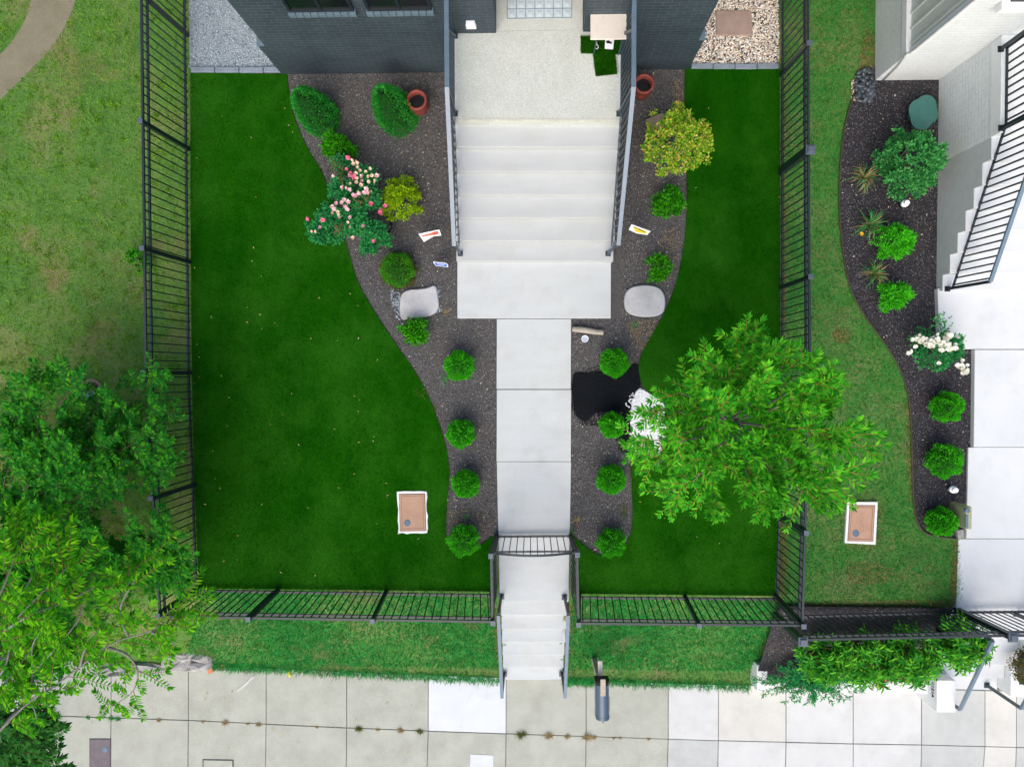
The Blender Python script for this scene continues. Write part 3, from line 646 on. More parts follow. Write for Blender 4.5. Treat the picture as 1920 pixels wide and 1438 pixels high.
pl = MB().box(o_.x-.07, Yf-.045, 1.44, o_.x+.07, Yf-.001, 1.53).box(o_.x-.06, Yf-.065, 1.53, o_.x+.06, Yf-.001, 1.60).build('outlet_cover', m_plate, hs, bevel=.008)
# doormat
a = P(951, 35.5, 1.25); b = P(1072, -60, 1.25)
mt = MB().box(a.x, a.y, 1.241, b.x, b.y, 1.25).build('doormat', m_mat); tag(mt, 'pale blue grey doormat with a square grid pattern in the porch entrance', 'doormat')
m_ = MB(); nx = 7; cw = (b.x-a.x)/nx; ny = int((b.y-a.y)/cw)
for i in range(nx+1): m_.box(a.x+cw*i-.004, a.y, 1.2505, a.x+cw*i+.004, b.y, 1.254)
for j in range(ny+1): m_.box(a.x, a.y+cw*j-.004, 1.2506, b.x, a.y+cw*j+.004, 1.2535)
m_.build('grid', m_matline, mt)
m_ = MB()
for i in range(nx):
    for j in range(ny):
        x0 = a.x+cw*i+.02; y0 = a.y+cw*j+.02; s = cw-.04; q = .03
        m_.add([(x0, y0, 1.2502), (x0+s, y0, 1.2502), (x0+s, y0+s, 1.2502), (x0, y0+s, 1.2502), (x0+q, y0+q, 1.256), (x0+s-q, y0+q, 1.256), (x0+s-q, y0+s-q, 1.256), (x0+q, y0+s-q, 1.256)], [(0, 1, 5, 4), (1, 2, 6, 5), (2, 3, 7, 6), (3, 0, 4, 7), (4, 5, 6, 7)])
m_.build('raised_square', m_mat, mt)
# ================================================================== WHITE NEIGHBOUR HOUSE
nx0 = P(1640, 152, 0); NX, NY = nx0.x, nx0.y; X2 = P(1772, 160, 0).x
nh = thing('white_house', 'white painted brick house with pale vertical siding at the top right corner', 'house', (NX+2, NY, 0))
z1 = .80
m_ = MB(); m_.box(NX, NY, -.2, NX+9, NY+9, z1); m_.box(NX+.06, NY+.0, z1, NX+9, NY+9, 6.4)
m_.build('wall', m_wbrick, nh)
MB().box(NX-.02, NY-.012, z1, NX+.07, NY+9, z1+.12).build('band', m_white, nh, bevel=.005)
m_ = MB(); m_.box(NX+.045, NY+.02, z1+.12, NX+.075, NY+9, 6.3)
for k in range(40): m_.box(NX+.030, NY+.12+k*.21, z1+.12, NX+.046, NY+.15+k*.21, 6.3)
m_.build('siding', m_siding, nh)
m_ = MB(); m_.box(NX+.02, NY-.02, z1+.12, NX+.09, NY+.06, 6.35); m_.build('corner_board', m_white, nh, bevel=.004)
MB().box(NX-.15, NY-.2, 6.4, NX+9.2, NY+9.2, 6.6).build('roof', m_roof, nh)
MB().tube([(NX+.10, NY-.02, .03), (NX+.08, NY-.022, .3), (NX+.05, NY-.03, .55), (NX+.0, NY-.03, .78), (NX-.035, NY-.02, .95), (NX-.0, NY-.03, 1.1), (NX+.0, NY-.03, 6)], .012, 8).build('downspout_pipe', m_pipe, nh, smooth=True)
# window high on its front wall
for (x0, y0) in ((1895, 5),):
    zb = 2.3; xw = P(1895, 8, zb).x
    wd = MB().box(xw, NY-.02, zb, xw+1.2, NY+.004, zb+1.4).build('window', m_fence, nh)
    MB().box(xw-.1, NY-.10, zb-.12, xw+1.3, NY-.003, zb-.004).build('sill', m_white, wd, bevel=.005)
# neighbour porch, side wall, steps
X3 = 6.28; xs_ = P(1772, 200, 0).x; 
ns = thing('white_porch_steps', 'broad white concrete steps and porch beside the dark bed at the right edge', 'steps', (xs_+1, NY-2, 0))
nf = [(545, 1), (513, 2), (474, 3), (433, 4), (391, 5), (348, 6), (300, 7), (250, 8)]
XE = 10.2
yb = NY-.003; prev = None
mw = M('white_concrete', [(.3, (.53, .555, .565)), (.7, (.58, .60, .61))], scale=1.5, fine=[(.35, (.45, .45, .45)), (.65, (.55, .55, .55))], fscale=120, bump=.1, patch=(1.8, .5, .75, (.46, .48, .48), .6))
for i, (y, k) in enumerate(nf):
    z = .177*k; f = P(1790, y, z); 
    bk = P(1790, nf[i+1][0], .177*(k+1)).y+.02 if k < 8 else yb
    if k < 8: MB().box(X3+.004, f.y, -.1, XE, bk, z).build('tread', mw, ns, bevel=.008)
    else: MB().box(X3+.1, f.y, -.1, XE, bk, z-.003).build('porch_floor', mw, ns)
# stepped cheek wall in grey concrete, white brick above it
m_ = MB(); ylast = None
yA = P(1770, 262, 0).y
for i, (y, k) in enumerate(nf[:-1]):
    z = .177*k; f = P(1790, y, z).y; bk = P(1790, nf[i+1][0], .177*(k+1)).y
    m_.box(X3-.002, f+.001, -.1, X3+.12, bk+.001, z-.003)
m_.build('cheek_wall', flat('grey_cheek_concrete', (.45, .48, .47), .8, .06, bump=.2), ns)
pf = P(1790, 250, 1.42).y
MB().box(X3-.004, pf, -.1, X3+.11, NY-.002, 1.22).build('brick_side_wall', m_wbrick, ns)
MB().box(X3-.012, pf-.004, 1.22, X3+.34, NY-.003, 1.43).build('coping', m_white, ns, bevel=.006)
MB().bar((X3-.006, pf, 0.9), (X3-.006, pf+.001-.0, 0.9+.001), .01, .01).v
# walk of the neighbour
m_ = MB()
for a_, b_, z, x0, x1 in ((541, 654.4, .10, 1758, 1762), (655.6, 838, .10, 1828, 1826), (838.8, 1009.5, .05, 1816, 1812), (1010.3, 1146, .01, 1797, 1793)):
    m_.prism(XY([(x0, a_), (2200, a_), (2200, b_), (x1, b_)], z), -.3, z)
structure(m_.build('neighbour_walkway', mw, bevel=.008))
# its railing
stair_rail('stair_railing', 'black railing with thick balusters beside the white steps at the right edge', [(1886, 85, 1.45), (1884, 235, 1.45), (1784, 541, .2)], [(1977, 20, 2.38), (1973, 190, 2.38), (1857, 528, 1.06)], [10, 21],
           [(1876, 93, 1.42, 0, .0), (1877, 241, 1.42, 1, 0), (1776, 542, .177, 1, 1)], mat=m_rail, vm=m_fence, tw=.05, bot=.03, bw=.02)
# ================================================================== FRONT RIGHT PLANTER, PILLAR, STEPS
pxs = [(1438, 1160), (1452, 1150), (1792, 1148), (1792, 1200), (1740, 1274), (1600, 1278), (1440, 1288), (1412, 1250)]
pts = [PG(x, y) for x, y in pxs]
def zpl(y): return float(np.interp(-y, [3.75, 5.2], [.01, -.88]))
m_ = MB()
yy = np.linspace(-3.75, P(1500, 1281, -.88).y, 9); xl_, xr_ = P(1432, 1200, -.2).x, P(1745, 1280, -.9).x-.0
V = []; F = []
for j, y in enumerate(yy):
    a_ = lerp(P(1458, 1155, 0).x, P(1420, 1285, -.88).x, j/8); V += [(a_, y, zpl(y)), (6.62, y, zpl(y))]
for j in range(8): F.append((2*j, 2*j+2, 2*j+3, 2*j+1))
structure(np_obj('planter_bed', V, F, m_mulch2))
planter_poly = [(V[0][0], V[0][1]), (V[1][0], V[1][1]), (V[-1][0], V[-1][1]), (V[-2][0], V[-2][1])]
q0 = P(1420, 1293, -.86); q1 = P(1740, 1301, -.86); y0w = P(1500, 1275, -.86).y; y1w = P(1600, 1298, -.86).y; xq = P(1419, 1290, -.86).x
rw_ = MB().box(xq, y1w, ZS-.1, P(1745, 1290, -.86).x, y0w, -.86).box(xq, y0w+.002, ZS-.1, xq+.18, P(1420, 1246, -.86).y, -.862).build('planter_wall', m_white, bevel=.01)
tag(rw_, 'low white retaining wall of the oleander planter along the sidewalk', 'wall')
zp = -.60
pa, pb = P(1757, 1275, zp), P(1791.5, 1335, zp)
pil = MB().box(pa.x, pb.y, ZS-.1, pb.x, pa.y, zp).build('number_pillar', m_white, bevel=.004)
tag(pil, 'white pillar with black house number at the sidewalk end of the planter', 'pillar')
fc = bpy.data.curves.new('house_number', 'FONT'); fc.body = '1121A'; fc.size = .10; fc.extrude = .003; fc.align_x = 'CENTER'; fc.align_y = 'CENTER'
tmp = bpy.data.objects.new('tmp', fc); C.objects.link(tmp); bpy.context.view_layer.update()
me = bpy.data.meshes.new_from_object(tmp.evaluated_get(bpy.context.evaluated_depsgraph_get())); bpy.data.objects.remove(tmp)
me.materials.clear(); me.materials.append(m_blk); me.name = 'house_number'
# reading from the west: text x runs south (-Y), text y runs up, normal west (-X)
me.transform(Matrix(((0, 0, -1, pa.x-.004), (-1, 0, 0, (pa.y*.60+pb.y*.40)), (0, 1, 0, zp-.115), (0, 0, 0, 1))))
nob = link('house_number', me, pil)
# white steps from neighbour walk to sidewalk
s2 = thing('white_front_steps', 'white steps going down from the neighbour fence to the sidewalk at the bottom right', 'steps', P(1800, 1290, ZS))
Y0, Y1 = P(1800, 1146, 0).y, P(1800, 1292, -1.02).y
xa_, xb_ = 6.62, P(1872, 1270, -1.0).x
for i in range(1, 7):
    z = -.17*i; ya = lerp(Y0, Y1, i/6); yb2 = lerp(Y0, Y1, (i-1)/6)
    MB().box(xa_, ya, ZS-.1, xb_, yb2+.01, z).build('tread', mw, s2, bevel=.008)
m_ = MB(); xc = P(1884, 1230, -.4).x
for (y0_, y1_, z, w_) in ((-3.78, -4.15, -.02, .34), (-4.15, -4.6, -.30, .16), (-4.6, P(1880, 1303, -.75).y, -.70, .14)):
    m_.box(xb_+.003, y1_, ZS-.1, xb_+w_, y0_, z)
m_.box(xb_+.145, P(1880, 1303, -.75).y-.001, ZS-.1, 9.5, P(1880, 1280, -.75).y, -.705)
m_.build('cheek_wall', m_white, s2, bevel=.008)
structure(MB().prism([(xb_+.1, -3.76), (9.5, -3.76), (9.5, -5.4), (xb_+.1, -5.4)], [-1.3]*4, [-.1, -.1, -.78, -.78]).build('planter_bed', m_mulch2))
handrail('sloping grey handrail beside the white number pillar', (1789, 1158, -.05), (ZS,), (1861, 1201, .86), (1800, 1330, -.50), 'handrails of the white front steps')
handrail('grey handrail at the right edge whose post stands on the lowest white step', (1905, 1150, -.05), (1850, 1284, -1.02), (1990, 1196, .86), (1915, 1328, -.13), 'handrails of the white front steps')
print('structures', len(bpy.data.objects))
# ================================================================== GRASS AND LOOSE GROUND COVER
pathx = pth
meadow = [tuple(PG(x, y)[:2]) for x, y in [(-200, -120), (352, -120), (361, 700), (374, 1103), (374, 1255), (-200, 1235)]]
grass('meadow_grass', meadow, 105000, .055, .007, m_gr_l, 'rough green and straw coloured meadow grass left of the black fence', excl=(pathx,))
grass('meadow_grass_tufts', meadow, 16000, .085, .009, m_gr_l, 'taller tufts in the rough meadow grass left of the black fence', excl=(pathx,), clump=14)
lawnN = [tuple(PG(x, y)[:2]) for x, y in [(1462, -120), (1640, -120), (1640, 150), (1797, 1008), (1795, 1143), (1500, 1150), (1453, 1117), (1463, 700)]]
grass('neighbour_lawn_grass', lawnN, 75000, .045, .006, m_gr_r, 'mown green lawn grass between the right fence and the dark bed', excl=(smooth_poly(XY(NB), 1),))
verge1 = [tuple(PG(x, y)[:2]) for x, y in [(374, 1104), (922, 1113), (936, 1118), (938, 1150), (944, 1280), (800, 1270), (650, 1264), (350, 1250)]]
verge2 = [tuple(PG(x, y)[:2]) for x, y in [(1071, 1118), (1452, 1122), (1462, 1155), (1440, 1190), (1412, 1290), (1250, 1284), (1056, 1279)]]
grass('verge_grass', verge1, 42000, .085, .008, m_gr_f, 'long green and dry grass on the slope between front fence and sidewalk, left of the steps')
grass('verge_grass', verge2, 30000, .085, .008, m_gr_f, 'long green grass on the slope between front fence and sidewalk, right of the steps')
def edge_tufts(name, pts, n, mat, label, L=.09):
    q = []
    for i in range(n):
        k = random.random()*(len(pts)-1); j = int(k); p = lerp(Vector(pts[j]), Vector(pts[j+1]), k-j); q.append((p.x+random.gauss(0, .02), p.y+random.gauss(0, .035)))
    q = np.array(q); pos = np.column_stack([q, np.full(len(q), ZS+.004)])
    a = RNG.normal(-math.pi/2, .9, len(q)); d = norm(np.column_stack([np.cos(a), np.sin(a), RNG.uniform(.05, .5, len(q))]))
    V, F = blades(pos, d, L*RNG.uniform(.4, 1.4, len(q)), .007); tag(np_obj(name, V, F, mat), label, 'grass', kind='stuff')
edge_tufts('edge_grass', [tuple(P(x, y, ZS)[:2]) for x, y in [(400, 1248), (500, 1252), (650, 1260), (800, 1267), (940, 1275)]], 2600, m_gr_f, 'grass tips hanging over the back edge of the sidewalk, left of the front steps')
edge_tufts('edge_grass', [tuple(P(x, y, ZS)[:2]) for x, y in [(1057, 1276), (1120, 1276), (1250, 1280), (1405, 1287)]], 1700, m_gr_f, 'grass tips hanging over the back edge of the sidewalk, right of the front steps')
grass('dry_step_grass', XY([(1056, 1150), (1073, 1120), (1072, 1280), (1052, 1290)], -.4), 900, .09, .007, m_gr_dry, 'dry straw coloured grass along the right side of the front steps')
grass('dry_step_grass', XY([(926, 1120), (938, 1150), (946, 1280), (930, 1270)], -.4), 900, .09, .007, m_gr_dry, 'dry straw coloured grass along the left side of the front steps')
for px_, n_, lb in (([(1505, 1128), (1795, 1122), (1796, 1144), (1500, 1150)], 2600, 'dry straw coloured grass strip along the front fence of the neighbour lawn'),
                   ([(1785, 1010), (1797, 1010), (1795, 1143), (1780, 1143)], 900, 'dry straw coloured grass strip beside the lowest neighbour walk slab'),
                   ([(1463, 130), (1474, 130), (1474, 700), (1463, 700)], 2400, 'dry straw coloured grass along the foot of the right fence, rear part'),
                   ([(1456, 965), (1476, 965), (1476, 1115), (1456, 1115)], 1500, 'dry straw coloured grass along the foot of the right fence, front part'),
                   ([(1622, 60), (1640, 60), (1640, 150), (1605, 155), (1612, 110)], 1100, 'dry straw coloured grass at the foot of the white house wall'),
                   ([(1576, 932), (1658, 932), (1652, 1030), (1574, 1028)], 1300, 'dry straw coloured grass ring round the neighbour utility cover'),
                   ([(1560, 615), (1592, 618), (1588, 645), (1562, 640)], 500, 'small dry patch in the neighbour lawn above the leafy tree'),
                   ([(1590, 1055), (1650, 1050), (1680, 1085), (1620, 1100), (1585, 1085)], 900, 'large dry patch in the neighbour lawn below the utility cover'),
                   ([(1696, 745), (1708, 745), (1712, 940), (1702, 940)], 700, 'dry grass edge of the neighbour lawn along the dark bed')):
    grass('dry_lawn_grass', smooth_poly(XY(px_), 1), n_, .045, .006, m_gr_dry, lb)
# short turf fibres
UB1 = XY([(746, 922), (800, 921), (802, 1000), (747, 1000)], .03)
grass('turf_fibres', ltp, 110000, .028, .006, m_turfblade, 'short dark green fibres of the artificial turf, big left lawn', zoff=.026, slope=False, lean=.7, excl=(UB1,))
grass('turf_fibres', rtp, 70000, .028, .006, m_turfblade, 'short dark green fibres of the artificial turf, narrow right lawn', zoff=.026, slope=False, lean=.7)
# bark chips
HB = XY([(855, 100), (1166, 100), (1166, 598), (1071, 598), (1071, 1010), (931, 1010), (931, 598), (855, 598)])
Lb = smooth_poly(XY(LB), 1); Rb = smooth_poly(XY(RB), 1)
chips('bark_mulch', Lb, 34000, .022, .010, m_chip, 'brown grey shredded bark mulch on the left planting bed', 'mulch', .008, excl=(ltp, HB))
chips('bark_mulch', Rb, 24000, .022, .010, m_chip, 'brown grey shredded bark mulch on the right planting bed', 'mulch', .008, excl=(rtp, HB, bkp, WP))
Nb = smooth_poly(XY(NB), 1)
chips('dark_bark_mulch', Nb, 30000, .021, .010, m_chip2, 'dark bark mulch on the curved bed beside the white steps', 'mulch', .012)
o = chips('dark_bark_mulch', planter_poly, 5000, .028, .012, m_chip2, 'dark bark mulch in the front planter under the oleanders', 'mulch', 0); o['_'] = 0; del o['_']
me = o.data; co = np.empty(len(me.vertices)*3, np.float32); me.vertices.foreach_get('co', co); co = co.reshape(-1, 3); co[:, 2] += np.interp(-co[:, 1], [3.75, 5.2], [.01, -.88]); me.vertices.foreach_set('co', co.ravel())
sand = M('sandy_soil', [(.3, (.17, .12, .06)), (.7, (.27, .20, .11))], scale=25, bump=.6, bscale=70)
m_sandc = leafm('sandy_crumb', [(.34, .25, .14), (.25, .19, .11), (.42, .33, .2), (.18, .14, .1)], transl=0, rough=.95)
for pxs_, n_, lb in (([(1210, 600), (1240, 598), (1225, 640), (1200, 665), (1180, 630), (1172, 600)], 420, 'sandy crumbs on the bed below the right limestone slab'),
                 ([(1255, 420), (1280, 440), (1262, 520), (1240, 540), (1228, 470)], 380, 'sandy crumbs on the bed between the two small box shrubs'),
                 ([(1262, 150), (1282, 150), (1284, 215), (1258, 215)], 260, 'sandy crumbs between the yellowing bush and the turf'),
                 ([(840, 950), (925, 960), (925, 1003), (880, 990), (838, 990)], 260, 'sandy crumbs near the lowest globe shrub left of the walk')):
    chips('sandy_soil', smooth_poly(XY(pxs_), 1), n_, .022, .016, m_sandc, lb, 'soil', .012)
chips('gravel_scatter', smooth_poly(XY([(728, 545), (752, 540), (752, 600), (745, 600), (735, 570)]), 1), 130, .03, .022, m_gstone, 'small pale stones left of the left limestone slab', 'stones', .015)
chips('gravel_scatter', XY([(790, 535), (826, 530), (830, 600), (818, 600), (815, 545)]), 40, .03, .022, m_gstone, 'few pale stone chips right of the left limestone slab', 'stones', .015)
m_lit = leafm('pale_litter', [(.6, .55, .45), (.45, .35, .2), (.7, .68, .62), (.3, .2, .12)], transl=0)
chips('bed_litter', Lb, 110, .035, .02, m_lit, 'pale twigs and crumbs lying on the left mulch bed', 'litter', .018, excl=(ltp, HB), thick=.2)
chips('bed_litter', Rb, 80, .035, .02, m_lit, 'pale twigs and crumbs lying on the right mulch bed', 'litter', .018, excl=(rtp, HB, WP, bkp), thick=.2)
chips('bed_litter', Nb, 120, .03, .02, m_lit, 'fallen petals and crumbs lying on the dark bed', 'litter', .02, thick=.2)
m_dust = leafm('grey_dust_crumb', [(.16, .155, .15), (.11, .105, .10), (.22, .21, .20), (.08, .075, .07), (.28, .27, .26)], transl=0, rough=.95)
def strip(pts, wpx, side):
    out = []; pts = curve_pts(pts, 1); n = len(pts)
    for i, p in enumerate(pts):
        a_ = pts[max(i-1, 0)]; b_ = pts[min(i+1, n-1)]; d = Vector((b_[0]-a_[0], b_[1]-a_[1])).normalized(); out.append((p[0]-d.y*wpx*side*(.5+.5*math.sin(i*.5)**2), p[1]+d.x*wpx*side*(.5+.5*math.sin(i*.5)**2)))
    return XY(list(pts)+out[::-1])
le_ = [(545, 200), (560, 245), (580, 285), (605, 325), (622, 370), (640, 420), (652, 470), (672, 535), (702, 585), (738, 640), (774, 690), (800, 735), (818, 780), (832, 820), (841, 860), (843, 900), (838, 940), (835, 1000)]
re_ = [(1283, 170), (1285, 260), (1288, 340), (1288, 400), (1284, 450), (1276, 500), (1262, 550), (1240, 598)]
chips('grey_dust', strip(le_, 26, -1), 6500, .014, .010, m_dust, 'pale grey dusty strip of fine crumbs along the turf edge of the left bed', 'dust', .008)
chips('grey_dust', strip(re_, 26, 1), 3800, .014, .010, m_dust, 'pale grey dusty strip of fine crumbs along the turf edge of the right bed', 'dust', .008)
chips('grey_dust', XY([(1150, 955), (1184, 900), (1187, 960), (1180, 1010), (1165, 1030), (1155, 1000)]), 900, .014, .010, m_dust, 'pale grey fine crumbs at the turf edge near the lowest right globe shrub', 'dust', .008)
# fallen leaves on the turf
def loose_leaves(name, poly, n, L, label, z):
    q = scatter(poly, n); a = RNG.uniform(0, 6.28, n); d = np.column_stack([np.cos(a), np.sin(a), RNG.uniform(0, .3, n)])
    V, F = leaves(np.column_stack([q, np.full(n, z)]), d, L*RNG.uniform(.5, 1.3, n), L*.35, fold=.2, jit=.3)
    tag(np_obj(name, V, F, m_yleaf), label, 'leaves', kind='stuff')
loose_leaves('fallen_leaves', ltp, 65, .034, 'small fallen yellow leaves on the big left turf lawn', .05)
loose_leaves('fallen_leaves', rtp, 12, .03, 'few fallen leaves on the narrow right turf lawn', .05)
loose_leaves('fallen_leaves', XY([(100, 1270), (800, 1270), (800, 1430), (100, 1430)], ZS), 22, .05, 'few fallen leaves on the grey sidewalk', ZS+.01)
# bed edging
def edging(label, pts, z, mat, r=.012):
    o = MB().tube([P(x, y, z) for x, y in curve_pts(pts, 2)], r, 6).build('bed_edging', mat, smooth=True); tag(o, label, 'edging')
edging('thin dark edging curve between neighbour lawn and dark bed', [(1606, 165), (1588, 215), (1576, 290), (1573, 380), (1579, 470), (1593, 540), (1619, 590), (1657, 640), (1689, 690), (1705, 745), (1709, 800), (1711, 880), (1713, 950), (1721, 985), (1740, 1004), (1795, 1010)], .03, flat('dark_edging', (.06, .045, .035), .8))
# ================================================================== SHRUBS
def sph(n, up_only=True, sq=1.0):
    v = norm(RNG.normal(0, 1, (n, 3)))
    if up_only: v[:, 2] = np.abs(v[:, 2])
    return v
def stems(root, c, tips, mat=m_bark, r=.012, name='stem', z0=0.0):
    m = MB()
    for t in tips:
        t = Vector(t); b = Vector((c[0]+random.gauss(0, .02), c[1]+random.gauss(0, .02), c[2]+z0)); mid = lerp(b, t, .5)+Vector((random.gauss(0, .02), random.gauss(0, .02), .04))
        m.tube([b, mid, t], [r, r*.7, r*.35], 5)
    return m.build(name, mat, root, smooth=True)
def dense(name, label, cat, group, px, py, z, rx, h, mat, n=3000, L=.035, W=.012, tip=None, lump=.05, brown=None, taper=0, base=0.0):
    """clipped looking ball or cone made of thousands of small upright sprays over a solid dark green core"""
    c = P(px, py, z); c.z = base if base is not None else c.z
    c = Vector((P(px, py, z+h*.5).x, P(px, py, z+h*.5).y, z))
    root = thing(name, label, cat, c, group)
    tp = Vector((0, 0, h)) if tip is None else P(*tip, z+h)-c
    v = sph(n); ph = RNG.uniform(0, 6, 6)
    ang = np.arctan2(v[:, 1], v[:, 0]); lum = 1+lump*(np.sin(ang*5+ph[0]+v[:, 2]*4)+np.sin(ang*9+ph[1])*.6+np.sin(v[:, 2]*11+ph[2]+ang*3)*.5)
    zz = v[:, 2]
    if taper: rr = rx*(1-zz**1.0*taper)*np.sqrt(np.clip(1-(zz*.97)**6, 0, 1))*lum; hv = v[:, :2]/np.maximum(np.linalg.norm(v[:, :2], axis=1, keepdims=True), 1e-6)
    else: rr = rx*lum*1.0; hv = v[:, :2]
    k = RNG.uniform(.80, 1.0, n)
    if taper:
        zz = RNG.uniform(0, 1, n)**1.2; rr = rx*np.sqrt(np.clip(1-((zz-.22)/.80)**2, 0, 1))*(1-.45*zz*taper)*lum
        pos = np.column_stack([hv[:, 0]*rr*k+tp.x*zz, hv[:, 1]*rr*k+tp.y*zz, zz*h]); d = np.column_stack([hv, .55+zz*1.2])
    else:
        pos = np.column_stack([hv[:, 0]*rr*k+tp.x*zz*.3, hv[:, 1]*rr*k+tp.y*zz*.3, h*(.42+.55*RNG.choice([1, 1, 1, -.6], n)*zz*k*lum)]); d = np.column_stack([v[:, 0], v[:, 1], v[:, 2]*.8+.25])
    d = norm(d+RNG.normal(0, .38, (n, 3)))
    V, F = leaves(pos+np.array(c), d, L*RNG.uniform(.6, 1.3, n), W, up=v, fold=.25, jit=.8)
    np_obj('foliage', V, F, mat, root)
    if brown:
        n2 = n//3; a = RNG.uniform(0, 6.28, n2); z2 = RNG.uniform(.08, .45, n2)*h; r2 = rx*(1.0+RNG.uniform(-.15, .1, n2))*(1+lump*2*np.sin(a*7+1))
        pos = np.column_stack([np.cos(a)*r2, np.sin(a)*r2, z2])+np.array(c); d = norm(np.column_stack([np.cos(a), np.sin(a), np.full(n2, .4)])+RNG.normal(0, .4, (n2, 3)))
        V, F = leaves(pos, d, L*RNG.uniform(.6, 1.3, n2), W, jit=.8); np_obj('yellowing_fringe', V, F, brown, root)
    # solid dark green core inside the sprays
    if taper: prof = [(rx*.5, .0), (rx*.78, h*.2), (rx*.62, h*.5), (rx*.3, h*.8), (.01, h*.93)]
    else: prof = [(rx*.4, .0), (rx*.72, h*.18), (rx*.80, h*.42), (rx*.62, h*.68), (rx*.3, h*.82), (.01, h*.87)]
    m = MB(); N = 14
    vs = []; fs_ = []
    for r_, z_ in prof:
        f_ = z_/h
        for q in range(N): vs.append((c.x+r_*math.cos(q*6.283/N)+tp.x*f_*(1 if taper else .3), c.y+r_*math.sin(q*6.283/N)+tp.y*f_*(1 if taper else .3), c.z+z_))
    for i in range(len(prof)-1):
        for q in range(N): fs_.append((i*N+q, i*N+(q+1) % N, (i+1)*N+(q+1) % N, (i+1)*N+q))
    m.add(vs, fs_); m.build('solid_core', flat('core_green', (.008, .035, .006), .95) if 'core' not in GR else GR['core'], root)
    return root
GR['core'] = flat('dark_core_green', (.008, .04, .006), .95, .4)
GL_ = 'clipped green globe shrubs along the walks'
for px, py, r, lb in ((861, 686, 29, 'bright green globe shrub highest of the four left of the front walk'), (864, 813, 28, 'bright green globe shrub second from the top left of the front walk'),
                   (873, 907, 29, 'bright green globe shrub third from the top left of the front walk'), (869, 1013, 30, 'bright green globe shrub lowest left of the walk, overlapping the turf near the gate'),
                   (1152, 680, 28, 'bright green globe shrub just above the black granules right of the walk'), (1148, 797, 26, 'bright green globe shrub just below the black granules beside the white pebbles'),
                   (1146, 899, 29, 'bright green globe shrub alone in mulch below the white pebbles, right of the walk'), (1146, 1018, 27, 'bright green globe shrub at the pointed bottom end of the right bed'),
                   (1775, 763, 30, 'bright green globe shrub below the white rose bush in the dark bed'), (1771, 864, 32, 'bright green globe shrub above the white path light in the dark bed'),
                   (1765, 978, 28, 'bright green globe shrub beside the olive mailbox in the dark bed')):
    rr = r/(FPX/10.55)*random.uniform(.93, 1.05)
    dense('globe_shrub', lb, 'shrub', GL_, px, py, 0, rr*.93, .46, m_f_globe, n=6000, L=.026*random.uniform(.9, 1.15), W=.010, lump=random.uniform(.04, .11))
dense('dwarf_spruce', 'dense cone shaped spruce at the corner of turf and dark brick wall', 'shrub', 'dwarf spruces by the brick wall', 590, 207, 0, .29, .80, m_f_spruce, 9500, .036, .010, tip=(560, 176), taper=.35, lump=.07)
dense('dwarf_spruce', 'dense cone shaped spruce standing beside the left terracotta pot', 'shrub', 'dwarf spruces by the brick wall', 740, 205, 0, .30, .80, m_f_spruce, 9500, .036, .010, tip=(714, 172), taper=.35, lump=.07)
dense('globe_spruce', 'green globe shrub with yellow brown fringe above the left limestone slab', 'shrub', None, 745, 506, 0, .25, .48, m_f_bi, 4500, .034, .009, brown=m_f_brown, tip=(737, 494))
def bushy(name, label, cat, px, py, rx, ry, h, mat, clumps, per, L, W, group=None, droop=.1, extra=None, core=.35, spread=.075, tipz=.35, zb=0.0, stem=True, fl=.25, hmin=.25, lump=.10):
    """open broad leaved shrub: leaf rosettes at the ends of stems, uneven outline"""
    c = P(px, py, zb+h*.5); c = Vector((c.x, c.y, zb)); root = thing(name, label, cat, c, group)
    v = sph(clumps); a = np.arctan2(v[:, 1], v[:, 0]); ph = RNG.uniform(0, 6, 3)
    out = 1+lump*np.sin(a*3+ph[0])+lump*.8*np.sin(a*7+ph[1])+lump*.6*np.sin(a*12+ph[2]); k = RNG.uniform(core, 1, clumps)**.6
    cc = np.column_stack([v[:, 0]*rx*out*k, v[:, 1]*ry*out*k, h*(hmin+(1-hmin)*v[:, 2]*RNG.uniform(.75, 1.05, clumps))])+np.array(c)
    n = clumps*per; ci = np.repeat(np.arange(clumps), per)
    dd = norm(RNG.normal(0, 1, (n, 3))*np.array([1, 1, .55])+v[ci]*.6+np.array([0, 0, tipz]))
    pos = cc[ci]+dd*spread*RNG.uniform(.05, 1, (n, 1))
    V, F = leaves(pos, dd, L*RNG.uniform(.6, 1.25, n), W*RNG.uniform(.8, 1.2, n), fold=.15, jit=.5, droop=droop)
    np_obj('foliage', V, F, mat, root)
    if stem: stems(root, c, cc[RNG.choice(clumps, min(clumps, 26), replace=False)], r=.009)
    return root, cc, c
bushy('box_shrub', 'dark green feathery shrub just above the pink rose bush', 'shrub', 632, 279, .235, .23, .5, m_f_dark, 90, 34, .04, .014, 'small green shrubs')
bushy('box_shrub', 'small dark green shrub touching the lower edge of the left limestone slab', 'shrub', 779, 620, .20, .19, .36, m_f_dark, 55, 26, .04, .022, 'small green shrubs')
bushy('box_shrub', 'small dark green shrub right of the steps, below the yellowing bush', 'shrub', 1254, 380, .21, .22, .42, m_f_dark, 70, 28, .04, .02, 'small green shrubs')
bushy('box_shrub', 'small dark green shrub right of the steps, just above the right limestone slab', 'shrub', 1232, 503, .17, .18, .36, m_f_dark, 55, 26, .036, .018, 'small green shrubs')
bushy('barberry_bush', 'lime green lacy bush right of the pink rose bush', 'shrub', 750, 373, .30, .33, .55, m_f_barb, 95, 34, .034, .02, spread=.06)
bushy('maple_bush', 'yellow green bush with orange tips overhanging turf and a tan block', 'shrub', 1270, 268, .50, .47, 1.15, m_f_maple, 230, 28, .034, .026, spread=.065, hmin=.3, lump=.16)
